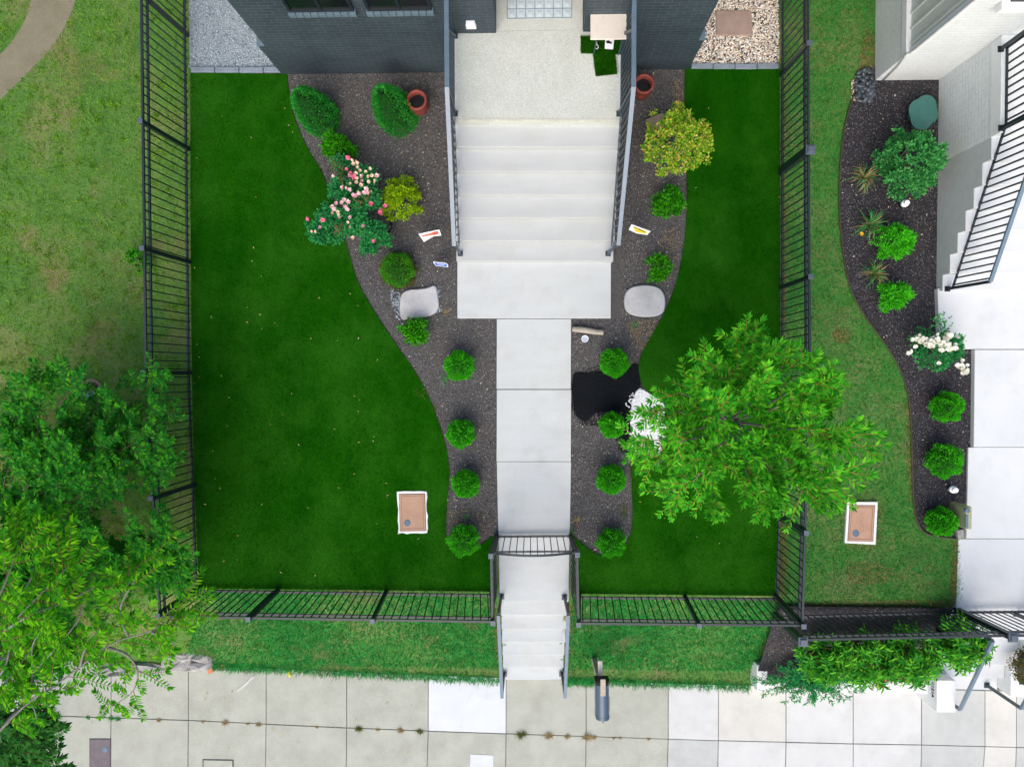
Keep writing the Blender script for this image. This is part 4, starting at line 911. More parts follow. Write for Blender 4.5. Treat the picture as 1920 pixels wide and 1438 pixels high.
bushy('laurel_bush', 'large light green bush beside the white steps and green oval cover', 'shrub', 1705, 306, .45, .49, 1.0, m_f_light, 200, 40, .042, .026, spread=.065, hmin=.3, lump=.12)
bushy('cypress_shrub', 'small bright green shrub beside the orange daylily clump', 'shrub', 1678, 453, .26, .24, .45, m_f_globe, 80, 34, .055, .013, 'feathery shrubs in the dark bed', spread=.06)
bushy('cypress_shrub', 'small bright green shrub below the lowest daylily clump', 'shrub', 1676, 554, .24, .20, .42, m_f_globe, 80, 34, .05, .012, 'feathery shrubs in the dark bed', spread=.05)
# rose bushes with blooms
def flower(pos, r, petals=6):
    P_, D_, U_ = [], [], []
    for p in pos:
        a0 = random.random()*6
        for ring, (k, e) in enumerate(((petals, .25), (petals-1, .9))):
            for i in range(k):
                a = a0+6.283*i/k+ring*.5; P_.append(p); D_.append((math.cos(a), math.sin(a), e)); U_.append((0, 0, 1))
    n = len(P_)
    return leaves(np.array(P_), np.array(D_), r*RNG.uniform(.8, 1.1, n), r*1.0, up=np.array(U_), fold=.1, jit=.1)
BL = {}
def blooms(root, pts, r, mat, petals=6):
    k = mat.name
    if k not in BL:
        BL[k] = []
        for _ in range(4):
            V, F = flower([np.zeros(3)], r, petals); o = np_obj('bloom', V, F, mat); BL[k].append(o.data); bpy.data.objects.remove(o)
    for p in pts:
        o = bpy.data.objects.new('bloom', random.choice(BL[k])); C.objects.link(o); o.parent = root; o.location = Vector(p)-parent_org(root)
        o.rotation_euler = (random.gauss(0, .35), random.gauss(0, .35), random.random()*6); o.scale = (random.uniform(.8, 1.2),)*3
rs = thing('rose_bush', 'big sprawling rose bush full of pink and cream blooms over the turf edge', 'rose bush', P(655, 390, 0))
lobes = [((640, 310), .14, .55), ((690, 330), .17, .65), ((640, 355), .21, .7), ((690, 370), .20, .7), ((618, 405), .22, .65), ((598, 435), .20, .55), ((660, 420), .22, .65), ((700, 430), .20, .6), ((690, 460), .15, .45), ((720, 450), .10, .4), ((625, 440), .14, .5), ((668, 395), .2, .7)]
PP, DD = [], []; tips_ = []
for (q, r, h) in lobes:
    c = P(*q, h*.8); nc = int(60*r/.2*r/.2)+12
    v = sph(nc, False); cc = np.array(c)+v*np.array([r, r, h*.32])*RNG.uniform(.3, 1, (nc, 1)); tips_ += list(cc[:4])
    for x in cc:
        m = 20; d = norm(RNG.normal(0, 1, (m, 3))*np.array([1, 1, .5])+np.array([0, 0, .35])); PP.append(x+d*.05*RNG.uniform(.1, 1, (m, 1))); DD.append(d)
V, F = leaves(np.vstack(PP), np.vstack(DD), .036*RNG.uniform(.6, 1.2, len(np.vstack(PP))), .024, jit=.5, droop=.1); np_obj('foliage', V, F, m_f_rose, rs)
stems(rs, P(665, 400, 0), tips_, m_bark, .01)
bz = [(635, 320), (638, 335), (628, 312), (672, 382), (685, 372), (668, 375), (632, 425), (636, 430)]
PP = []
for q in bz: PP.append(np.array(P(*q, .72))+RNG.normal(0, .04, (30, 3)))
pp_ = np.vstack(PP); V, F = leaves(pp_, norm(RNG.normal(0, 1, pp_.shape)+[0, 0, .5]), .03, .018); np_obj('bronze_foliage', V, F, m_f_bronze, rs)
pk = [(624, 388), (630, 382), (627, 392), (645, 375), (640, 380), (653, 379), (647, 385), (650, 352), (656, 356), (643, 352), (662, 365), (665, 368), (674, 362), (683, 361), (690, 361), (687, 354), (669, 366), (625, 330), (656, 331), (679, 331), (678, 340), (707, 330), (637, 409), (657, 408), (681, 425), (600, 427), (651, 392)]
blooms(rs, [np.array(P(x, y, .80+random.uniform(-.04, .05))) for x, y in pk], .036, m_f_pink)
hp = [(653, 296), (650, 318), (657, 326), (663, 332), (695, 383), (714, 395), (713, 400), (722, 386), (577, 411), (605, 412), (701, 452)]
blooms(rs, [np.array(P(x, y, .80 if y > 300 else .7)) for x, y in hp], .038, m_f_hot)
cr = [(663, 308), (670, 306), (668, 314), (676, 320), (668, 325), (670, 334), (687, 322), (693, 316), (697, 329), (702, 338), (704, 342), (692, 341), (668, 342), (674, 346), (697, 360), (655, 345), (680, 347), (662, 300), (668, 303), (690, 331), (621, 400), (634, 403), (590, 434), (585, 434), (654, 426), (652, 417), (662, 446), (635, 398)]
blooms(rs, [np.array(P(x+random.uniform(-2, 2), y, .82+random.uniform(-.05, .03))) for x, y in cr], .030, m_f_cream)
root, cc, c_ = bushy('rose_bush', 'rose bush with dense white and cream blooms beside the white walk', 'rose bush', 1757, 655, .34, .33, .75, m_f_rose, 85, 24, .042, .024)
bushy_ext = P(1765, 605, .75)
pp_ = np.array(bushy_ext)+RNG.normal(0, 1, (70, 3))*np.array([.06, .07, .02]); V, F = leaves(pp_, norm(RNG.normal(0, 1, (70, 3))+[0, 0, .3]), .045, .025); np_obj('top_shoot', V, F, m_f_light, root)
wf = [(1725+random.gauss(0, 6), 637+random.gauss(0, 6)) for _ in range(14)]+[(1752+random.gauss(0, 9), 642+random.gauss(0, 7)) for _ in range(26)]+[(1775+random.gauss(0, 8), 648+random.gauss(0, 6)) for _ in range(20)]+[(1780+random.gauss(0, 5), 630+random.gauss(0, 4)) for _ in range(9)]+[(1805+random.gauss(0, 5), 688+random.gauss(0, 8)) for _ in range(17)]+[(1706, 658), (1760, 681), (1704, 662)]
blooms(root, [P(x, y, .82+random.uniform(-.06, .06)) for x, y in wf], .040, m_f_wht)
# daylilies
def daylily(label, px, py, r, dry, orange=()):
    c = P(px, py, 0); root = thing('daylily', label, 'daylily', c, 'daylily clumps in the dark bed')
    m = MB(); md = MB()
    for i in range(62):
        a = random.random()*6.283; L = r*random.uniform(.5, 1.15); h = random.uniform(.1, .28); w_ = .010
        pts = [c+Vector((math.cos(a)*L*t+random.gauss(0, .006), math.sin(a)*L*t+random.gauss(0, .006), .02+h*math.sin(math.pi*min(t*.75+.05, 1)))) for t in (0, .3, .6, .85, 1)]
        s = Vector((-math.sin(a), math.cos(a), 0))*w_
        tgt = md if random.random() < dry else m
        vs = []
        for k, p in enumerate(pts): ww = (1, .95, .8, .5, .05)[k]; vs += [p-s*ww*.5, p+s*ww*.5]
        tgt.add(vs, [(2*k, 2*k+1, 2*k+3, 2*k+2) for k in range(4)])
    m.build('green_blades', m_f_light, root); md.build('dry_blades', m_gr_dry, root)
    if orange:
        V, F = flower([np.array(P(x, y, .35)) for x, y in orange], .036, 6); np_obj('flower', V, F, m_f_org, root)
        m2 = MB()
        for x, y in orange: m2.tube([c, P(x, y, .35)], [.005, .004], 5)
        m2.build('stalk', m_f_light, root)
daylily('mostly withered daylily clump left of the large light green bush', 1614, 336, .27, .65)
daylily('green daylily clump with one open orange flower', 1623, 424, .28, .3, ((1615, 439),))
daylily('thin daylily clump with dry lower leaves, lowest of the three', 1631, 516, .24, .5)
# ================================================================== FRONT PLANTER PLANTS
def oleander(label, px, py, r, nsh, zt=.05):
    c = PG(px, py); c = Vector((c.x, c.y, zpl(c.y))); root = thing('oleander', label, 'shrub', c, 'oleanders in the front planter')
    P_, D_, L_ = [], [], []; m = MB()
    for i in range(nsh):
        a = random.random()*6.283; e = random.uniform(.1, 1)**.6; H = .95*(1-.4*e*e)*random.uniform(.75, 1.1)
        tip = c+Vector((math.cos(a)*r*e*1.0, math.sin(a)*r*e*.95, H)); mid = lerp(c, tip, .55)+Vector((0, 0, .12))
        m.tube([c, mid, tip], [.009, .006, .003], 5)
        dv = (tip-mid).normalized()
        for k in range(15):
            t = .15+.85*k/14; p = lerp(mid, tip, t); an = k*2.4
            sd = dv.orthogonal().normalized(); sd.rotate(Matrix.Rotation(an, 3, dv))
            d = (sd*.9+dv*.55+Vector((0, 0, .15))); P_.append(p); D_.append(d); L_.append(.165*random.uniform(.7, 1.15)*(1-.3*t))
    V, F = leaves(np.array([tuple(p) for p in P_]), np.array([tuple(d) for d in D_]), np.array(L_), .030, jit=.3, droop=.22, fold=.2)
    np_obj('foliage', V, F, m_f_olean, root); m.build('stem', m_twig, root, smooth=True)
oleander('leafy oleander left of the planter, below the square lantern post', 1512, 1200, .46, 62)
oleander('leafy oleander second from the left in the front planter', 1592, 1200, .50, 66)
oleander('leafy oleander third from the left, behind the red flowered plant', 1662, 1196, .48, 62)
oleander('leafy oleander at the right end of the planter over the white steps', 1746, 1172, .47, 74)
jn = PG(1497, 1245); jn.z = -.75; root = thing('juniper', 'blue green creeping juniper spilling over the left end of the white planter wall', 'shrub', jn)
P_, D_, L_ = [], [], []; m = MB()
for i in range(130):
    a = random.uniform(0, 6.283); ln = random.uniform(.25, .78)*(1.15 if math.sin(a) < 0 else .85)
    dx = Vector((math.cos(a)*1.15, math.sin(a)*.62, 0)); pts = [jn+dx*ln*t+Vector((0, 0, .08+.22*math.sin(t*2.2)-.18*t*(1 if math.sin(a) < 0 else 0))) for t in np.linspace(0, 1, 9)]
    for p in pts: p += Vector((random.gauss(0, .012), random.gauss(0, .012), 0))
    m.tube(pts, [.006]*4+[.003]*5, 4)
    for k in range(60):
        t = random.uniform(.1, 1)*8; j = min(int(t), 7); p = lerp(pts[j], pts[j+1], t-j); dv = (pts[j+1]-pts[j]).normalized(); sd = Vector((-dv.y, dv.x, 0))*random.choice((-1, 1))
        P_.append(tuple(p)); D_.append(tuple(dv*.8+sd*.8+Vector((0, 0, random.uniform(-.1, .5))))); L_.append(random.uniform(.035, .08))
V, F = leaves(np.array(P_), np.array(D_), np.array(L_), .014, jit=.6); np_obj('foliage', V, F, m_f_junip, root); m.build('stem', m_twig, root)
root, cc, c_ = bushy('nandina', 'low reddish plant with red tips at the planter wall', 'shrub', 1655, 1262, .40, .13, .3, m_f_olean, 50, 16, .04, .013, zb=-.86)
n = 420; pp_ = cc[RNG.integers(0, len(cc), n)]+RNG.normal(0, .04, (n, 3))+np.array([0, 0, .05]); V, F = leaves(pp_, norm(RNG.normal(0, 1, (n, 3))+[0, 0, .5]), .035, .012); np_obj('red_foliage', V, F, m_f_red, root)
pp_ = [P(1645+random.gauss(0, 8), 1288+random.gauss(0, 4), -.55) for _ in range(26)]; V, F = leaves(np.array([tuple(p) for p in pp_]), norm(RNG.normal(0, 1, (26, 3))), .04, .025); np_obj('red_blossom', V, F, m_f_red, root)
bushy('nandina', 'brownish green shrub at the right edge above the white cheek wall', 'shrub', 1918, 1252, .22, .30, .4, leafm('mixed_brown_leaf', [(.05, .12, .02), (.15, .13, .03), (.2, .08, .04), (.08, .17, .02)]), 60, 26, .03, .015, zb=-.55)
print('plants', len(bpy.data.objects))
# ================================================================== TREES
def grow(root, mat, limbs, shoot_n, leafL, leafW, rnd, sh_len=.45, per=14, trunk=None, twigmat=m_twig, droop=.2, name='limb', rad=.022, barkmat=m_bark, min_t=.35, leafparts=3, updown=.25, pin=False):
    """limbs: list of lists of points. Each limb carries shoots, each shoot a row of alternating leaves"""
    P_, D_, L_ = [], [], []; tw = MB()
    def leafrow(pts, n, s0=.12):
        tot = len(pts)-1
        for k in range(n):
            t = s0+(1-s0)*(k+.5)/n*.999; t2 = t*tot; j = min(int(t2), tot-1); p = lerp(pts[j], pts[j+1], t2-j); dv = (pts[j+1]-pts[j]).normalized()
            sd = dv.cross(Vector((0, 0, 1))); sd = sd.normalized() if sd.length > .05 else Vector((1, 0, 0))
            if pin:
                for sg in (1, -1): P_.append(tuple(p)); D_.append(tuple(dv*.45+sd*sg*1.0+Vector((0, 0, random.uniform(-.2, .2))))); L_.append(leafL*random.uniform(.75, 1.15)*(1-.25*t))
            else:
                sg = 1 if k % 2 else -1; P_.append(tuple(p)); D_.append(tuple(dv*random.uniform(.5, .9)+sd*sg*random.uniform(.6, 1)+Vector((0, 0, random.uniform(-.25, .35))))); L_.append(leafL*random.uniform(.65, 1.2))
        p = pts[-1]; dv = (pts[-1]-pts[-2]).normalized()
        for a in (-.5, 0, .5):
            d = dv.copy(); d.rotate(Matrix.Rotation(a, 3, 'Z')); P_.append(tuple(p)); D_.append(tuple(d+Vector((0, 0, random.uniform(-.1, .3))))); L_.append(leafL*random.uniform(.8, 1.15))
    for lm in limbs:
        pts = [Vector(p) for p in curve_pts([tuple(p) for p in lm], 2)]
        n = len(pts); m = MB(); m.tube(pts, [rad*(1-.8*i/(n-1)) for i in range(n)], 7); m.build(name, barkmat, root, smooth=True)
        tot = sum((pts[i+1]-pts[i]).length for i in range(n-1)); ns = max(3, int(shoot_n*tot))
        for k in range(ns):
            t = min_t+(1-min_t)*(k+random.random())/ns; t = min(t, .999)*(n-1); j = int(t); p = lerp(pts[j], pts[j+1], t-j); dv = (pts[j+1]-pts[j]).normalized()
            a = random.choice((-1, 1))*random.uniform(.35, 1.15); d = dv.copy(); d.rotate(Matrix.Rotation(a, 3, 'Z')); d.z += random.uniform(-updown, updown*1.6); d.normalize()
            ln = sh_len*random.uniform(.5, 1.2); q = [p+d*ln*u+Vector((0, 0, -.06*ln*u*u)) for u in (0, .35, .7, 1)]
            bend = Vector((random.gauss(0, .05), random.gauss(0, .05), 0)); q[2] += bend*.5; q[3] += bend
            tw.tube(q, [.0045, .0038, .003, .002], 4)
            leafrow(q, max(4, int(per*ln/sh_len)))
            if ln > sh_len*.7:
                d2 = d.copy(); d2.rotate(Matrix.Rotation(random.choice((-.7, .7)), 3, 'Z')); q2 = [q[1]+d2*ln*.6*u for u in (0, .5, 1)]; tw.tube(q2, [.0035, .003, .002], 4); leafrow(q2, max(3, int(per*.6)))
        q = pts[-3:]; leafrow(q, 5)
    n = len(P_)
    V, F = leaves(np.array(P_), np.array(D_), np.array(L_), np.array(L_)*leafW, jit=.35, droop=droop, fold=.18)
    np_obj('crown', V, F, mat, root); tw.build('twigs', twigmat, root)
    return n
# young leafy tree on the right
tb = P(1300, 770, 0)
tr = thing('young_tree', 'leafy young tree with glossy green leaves rising over the right turf and fence', 'tree', tb)
tt = tb+Vector((.12, -.05, 1.9))
MB().tube([tb-Vector((0, 0, .05)), tb+Vector((.03, 0, .9)), tt], [.05, .042, .034], 10).build('trunk', m_bark, tr, smooth=True)
lim = []
for (x, y, z) in [(1225, 872, 1.6), (1238, 765, 1.9), (1387, 640, 2.7), (1315, 705, 2.3), (1275, 735, 2.0), (1215, 830, 1.7), (1255, 928, 1.8), (1335, 933, 2.1), (1435, 933, 2.3), (1514, 933, 2.2), (1563, 891, 2.3), (1594, 825, 2.5), (1546, 755, 2.8), (1519, 710, 2.9), (1470, 680, 2.8), (1426, 672, 2.9)]:
    e = P(x, y, z); st_ = tb+Vector((.1, -.04, random.uniform(.95, 1.6))); md_ = lerp(st_, e, .5)+Vector((0, 0, .25)); lim.append([st_, md_, e])
for (x, y, z) in [(1340, 760, 3.1), (1418, 720, 3.5), (1400, 840, 3.4), (1488, 850, 3.5), (1497, 740, 3.4), (1320, 860, 2.9), (1453, 902, 3.1), (1300, 902, 2.3), (1523, 902, 3.0), (1400, 902, 2.6), (1345, 690, 2.8), (1541, 810, 3.0), (1270, 830, 2.3)]:
    e = P(x, y, z); lim.append([tt-Vector((0, 0, random.uniform(0, .6))), lerp(tt, e, .5)+Vector((0, 0, .15)), e])
grow(tr, m_f_tree, lim, 10.0, .096, .32, None, sh_len=.37, per=14, rad=.018, min_t=.34, updown=.35, twigmat=flat('orange_brown_twig', (.35, .2, .05), .7))
# big tree at the lower left: trunk stands left of the frame, limbs reach in over the path of the fence
tb = Vector((-7.9, -4.3, float(gz(-4.3))))
tr = thing('ash_tree', 'tree with bright yellow green leaves and pale grey limbs at the lower left', 'tree', tb)
tt = tb+Vector((.25, .3, 4.2))
MB().tube([tb-Vector((0, 0, .1)), tb+Vector((.05, .1, 1.6)), tb+Vector((.15, .2, 3.0)), tt], [.16, .13, .10, .07], 12).build('trunk', m_bark, tr, smooth=True)
def L3(*q): return [P(*p) for p in q]
s0 = tb+Vector((.2, .25, 3.4))
lim = [[s0]+L3((-30, 1400, 3.9), (55, 1312, 4.0), (90, 1295, 4.05), (150, 1250, 4.1), (215, 1200, 4.15), (285, 1185, 4.2), (330, 1150, 4.1)),
       L3((55, 1312, 4.0), (62, 1260, 4.1), (58, 1200, 4.2), (100, 1170, 4.3)), L3((150, 1250, 4.1), (158, 1215, 4.2), (185, 1180, 4.2)),
       L3((240, 1192, 4.15), (222, 1150, 4.2), (232, 1120, 4.3), (255, 1085, 4.3)), L3((200, 1212, 4.1), (240, 1225, 3.9), (262, 1260, 3.8), (250, 1300, 3.6), (215, 1320, 3.4)),
       [s0]+L3((-60, 1260, 4.3), (10, 1180, 4.5), (70, 1120, 4.6), (130, 1060, 4.6)), [s0]+L3((-60, 1200, 4.6), (0, 1120, 4.8), (30, 1040, 4.8), (40, 1000, 4.7)),
       L3((10, 1180, 4.5), (60, 1150, 4.6), (120, 1130, 4.6), (180, 1100, 4.5)), L3((-40, 1300, 4.2), (10, 1260, 4.3), (20, 1200, 4.3)), [s0]+L3((-40, 1330, 4.0), (20, 1270, 4.1), (60, 1215, 4.1)),
       L3((62, 1260, 4.1), (110, 1210, 4.2), (150, 1160, 4.2), (160, 1120, 4.2)), L3((185, 1180, 4.2), (225, 1120, 4.1), (262, 1060, 4.0)),
       L3((285, 1185, 4.2), (320, 1200, 4.0), (330, 1215, 3.9)), L3((-30, 1210, 4.3), (20, 1140, 4.5), (60, 1085, 4.5), (85, 1040, 4.5)), L3((0, 1370, 3.8), (30, 1330, 3.7), (60, 1315, 3.5), (70, 1350, 3.4))]
grow(tr, m_f_tree3, lim, 6.0, .082, .34, None, sh_len=.34, per=10, rad=.015, min_t=.22, updown=.3, name='limb', leafparts=2, pin=True)
# darker, lower saplings
def sapling(label, bx, by, ends, n, mat, L=.085, sh=.34):
    b_ = PG(bx, by); root = thing('sapling', label, 'tree', b_, 'dark leafy saplings left of the fence')
    top = b_+Vector((0, 0, 1.2)); MB().tube([b_, b_+Vector((.03, 0, .6)), top], [.03, .024, .016], 8).build('trunk', m_bark, root, smooth=True)
    lm = []
    for (x, y, z) in ends:
        e = P(x, y, z); s_ = b_+Vector((0, 0, random.uniform(.4, 1.1))); lm.append([s_, lerp(s_, e, .5)+Vector((0, 0, .15)), e])
    grow(root, mat, lm, n*2.1, L, .42, None, sh_len=sh, per=8, rad=.013, min_t=.2, updown=.3, pin=True, twigmat=flat('dark_sapling_twig', (.07, .06, .03), .9), barkmat=flat('dark_sapling_bark', (.08, .07, .045), .9))
def ring(cx, cy, rx, ry, n, z0, z1): return [(cx+rx*math.cos(a)*k, cy+ry*math.sin(a)*k, random.uniform(z0, z1)) for a, k in ((6.283*i/n+random.uniform(-.2, .2), random.uniform(.45, 1.05)) for i in range(n))]
sapling('dark leafy sapling, upper part of the thicket beside the round drain', 130, 840, ring(95, 790, 130, 85, 13, 1.1, 1.9), 6, m_f_tree2)
sapling('dark leafy sapling in the middle of the thicket at the left edge', 110, 930, ring(70, 910, 140, 95, 14, 1.1, 2.0), 6, m_f_tree2)
sapling('green sapling whose leaves reach through the black fence, lower part of the thicket', 290, 1020, [(323, 1040, 1.5), (338, 1060, 1.45), (313, 1000, 1.5), (300, 1060, 1.5), (250, 1010, 1.6), (260, 1090, 1.5), (320, 1080, 1.4), (215, 1040, 1.6), (225, 1080, 1.5), (290, 1000, 1.6), (180, 1000, 1.7), (160, 1060, 1.7)], 6.5, m_f_tree2, .085)
sapling('green sapling touching the fence, right part of the thicket', 250, 850, [(300, 790, 1.4), (313, 865, 1.4), (310, 840, 1.5), (285, 750, 1.3), (230, 760, 1.5), (200, 800, 1.6), (290, 700, 1.3), (260, 830, 1.5), (295, 890, 1.4), (185, 745, 1.4), (220, 880, 1.5)], 5, m_f_tree2, .08)
sapling('dark leafy sapling, lower left part of the thicket under the bright tree', 80, 1050, ring(70, 1050, 150, 90, 14, 1.0, 1.9), 6, m_f_tree2)
sapling('dark leafy sapling over the grass edge of the sidewalk at the left', 60, 1200, ring(60, 1200, 120, 75, 12, .6, 1.3), 6, m_f_tree2)
# low dark branch at the bottom left corner, from a second trunk outside the picture
tb = Vector((-8.9, -6.9, ZS)); tr = thing('street_tree', 'dark green leafy tree branch over the sidewalk in the bottom left corner', 'tree', tb)
MB().tube([tb-Vector((0, 0, .1)), tb+Vector((.1, .2, 1.6)), tb+Vector((.3, .5, 3.2))], [.12, .1, .07], 10).build('trunk', m_bark, tr, smooth=True)
s1 = tb+Vector((.2, .35, 2.4))
grow(tr, leafm('deep_green_leaf', [(.012, .08, .012), (.02, .12, .018), (.035, .17, .02), (.05, .21, .03)], rough=.45, transl=.3), [[s1]+L3((-40, 1400, 2.6), (20, 1420, 2.6), (30, 1440, 2.5)), [s1]+L3((-30, 1410, 2.7), (20, 1380, 2.8), (60, 1360, 2.7)), [s1]+L3((-50, 1370, 2.8), (0, 1345, 2.9), (40, 1350, 2.8)),
   [s1]+L3((-20, 1430, 2.6), (30, 1400, 2.7), (75, 1390, 2.6)), [s1]+L3((-60, 1340, 2.8), (-10, 1310, 2.9), (20, 1340, 2.8)), [s1]+L3((-20, 1450, 2.5), (40, 1440, 2.5), (90, 1440, 2.4))], 7, .09, .42, None, sh_len=.26, per=9, rad=.028, min_t=.35, pin=True)
# small dark weed by the left fence
bushy('weed_bush', 'small dark leafy weed growing through the left fence', 'weed', 258, 488, .12, .15, .35, m_f_dark, 18, 18, .045, .022)
# ================================================================== POTS, STONES, LOG, PIPE
def pot(label, px, py, r):
    c = P(px, py, .38); c.z = 0; root = thing('flower_pot', label, 'flower pot', c, 'terracotta pots beside the porch')
    MB().lathe(c, [(r*.70, 0), (r*.95, .12), (r*1.0, .22), (r*.93, .32), (r*1.0, .34), (r*1.02, .38), (r*.80, .385), (r*.76, .33), (r*.74, .25), (r*.1, .25)], 40).build('body', m_terra, root, smooth=True)
    MB().lathe(c, [(r*.74, .255), (r*.74, .275), (r*.01, .28)], 30).build('soil', m_potsoil, root)
pot('round terracotta pot with dark soil left of the porch railing', 781, 187, .155)
pot('round terracotta pot with dark soil right of the porch railing', 1208, 157, .15)
def flatstone(label, px, z, mat, name='stone_slab'):
    p = smooth_poly(XY(px, z), 2); m = MB(); n = len(p); c = np.array(p).mean(0)
    pin_ = [tuple(c+(np.array(q)-c)*.965) for q in p]
    m.prism(p, -.03, z-.018); m.prism(pin_, z-.02, z)
    o = m.build(name, mat, bevel=.012); tag(o, label, 'stone', 'limestone slabs' if mat is m_stone else None); return o
flatstone('large pale limestone slab in the mulch left of the steps landing', [(752, 543), (800, 541), (817, 532), (821, 552), (824, 580), (805, 594), (768, 596), (751, 602), (748, 575)], .07, m_stone)
flatstone('large pale limestone slab in the mulch right of the steps landing', [(1176, 540), (1205, 533), (1232, 536), (1246, 548), (1249, 572), (1242, 592), (1205, 595), (1176, 588), (1169, 565)], .07, m_stone)
o = MB().prism(XY([(1210, 224), (1243, 211), (1250, 236), (1219, 246)], .1), -.02, .1).build('paver_block', m_paver, bevel=.01); tag(o, 'tan square block half hidden under the yellowing bush', 'paver')
a, b = P(1073, 617, .07), P(1131, 624, .06)
o = MB().tube([a, lerp(a, b, .3)+Vector((0, .006, .004)), lerp(a, b, .7), b], [.040, .046, .044, .036], 12).build('log', m_log, smooth=False); tag(o, 'short pale weathered log lying against the front walk', 'log')
c = P(1097, 635, .05); root = thing('pipe_end', 'round white pipe cap in the mulch just below the log', 'pipe cap', (c.x, c.y, 0))
c.z = 0; MB().lathe(c, [(.055, -.05), (.055, .05), (.045, .05), (.045, .03)], 28).build('rim', m_plate, root); MB().lathe(c, [(.045, 0), (.0445, .038), (.001, .04)], 28).build('lid', flat('grey_grate', (.45, .52, .6), .5), root)
o = MB().tube([P(x, y, z) for x, y, z in curve_pts([(718, 404, .02), (727, 408, .10), (733, 417, .13), (735, 426, .10), (731, 434, .05), (728, 436, .0)], 2)], .014, 8).build('black_pipe', m_hose, smooth=True); tag(o, 'curved black irrigation pipe sticking out of the mulch by the rose bush', 'pipe')
# ================================================================== YARD SIGNS
def sign(label, a, b, h, lean, face, stakes=True):
    """small flat sign on thin stakes: a, b pixels of its top edge"""
    A, B = P(*a, h), P(*b, h); d = (B-A).normalized(); nrm = Vector((0, 0, 1)).cross(d)*-1
    if nrm.y > 0: nrm = -nrm
    root = thing('yard_sign', label, 'sign', (lerp(A, B, .5).x, lerp(A, B, .5).y, 0))
    up = (Vector((0, 0, 1))+(-nrm)*lean).normalized(); n2 = d.cross(up); n2 = n2 if n2.y < 0 or n2.z > 0 else -n2
    w_ = (B-A).length
    def q(u, v, o=0): return A+d*(u*w_)-up*v+n2*o
    pn = face['shape']; m = MB()
    vs = [q(u, v, .003) for u, v in pn]+[q(u, v, -.003) for u, v in pn]; n = len(pn)
    m.add(vs, [tuple(range(n)), tuple(range(n, 2*n))[::-1]]+[(i, i+n, (i+1) % n+n, (i+1) % n) for i in range(n)]); pan = m.build('panel', face['mat'], root)
    for i, (nm, pts, mt_) in enumerate(face['marks']):
        o_ = .0045+.001*i; vs = [q(u, v, o_) for u, v in pts]+[q(u, v, -o_) for u, v in pts]; n = len(pts)
        MB().add(vs, [tuple(range(n)), tuple(range(n, 2*n))[::-1]]+[(i_, i_+n, (i_+1) % n+n, (i_+1) % n) for i_ in range(n)]).build(nm, mt_, pan)
    for u in (.18, .82): MB().tube([q(u, pn[2][1]-.03), Vector((q(u, 0).x, q(u, 0).y, -.02))], .0035, 6).build('stake', m_wire, root)
sign('small white yard sign with a red print, upper of the two left of the steps', (785, 439), (824, 431), .42, .25,
     dict(mat=m_plate, shape=[(0, 0), (1, 0), (.98, .20), (.62, .17), (.06, .30)], marks=[('red_print', [(.10, .06), (.55, .05), (.72, .02), (.92, .03), (.90, .12), (.72, .14), (.5, .11), (.12, .11)], m_red)]))
sign('small blue yard sign with white border, lower of the two left of the steps', (812, 491), (839, 494), .32, .15,
     dict(mat=m_plate, shape=[(0, .0), (.9, 0), (1, .06), (.96, .2), (.1, .2), (.03, .1)], marks=[('blue_print', [(.08, .025), (.86, .025), (.92, .07), (.9, .17), (.14, .17), (.08, .1)], m_blue), ('light_line', [(.22, .07), (.75, .07), (.78, .10), (.24, .10)], m_plate)]))
sign('small white yard sign with a yellow print and black stroke right of the steps', (1184, 421), (1220, 434), .42, .3,
     dict(mat=m_plate, shape=[(0, 0), (1, 0), (.93, .13), (.45, .19), (.0, .17)], marks=[('yellow_print', [(.12, .03), (.88, .04), (.84, .11), (.45, .16), (.3, .14)], m_yel), ('black_stroke', [(.14, .03), (.4, .035), (.8, .065), (.8, .08), (.5, .07), (.4, .055), (.14, .05)], m_blk)]))
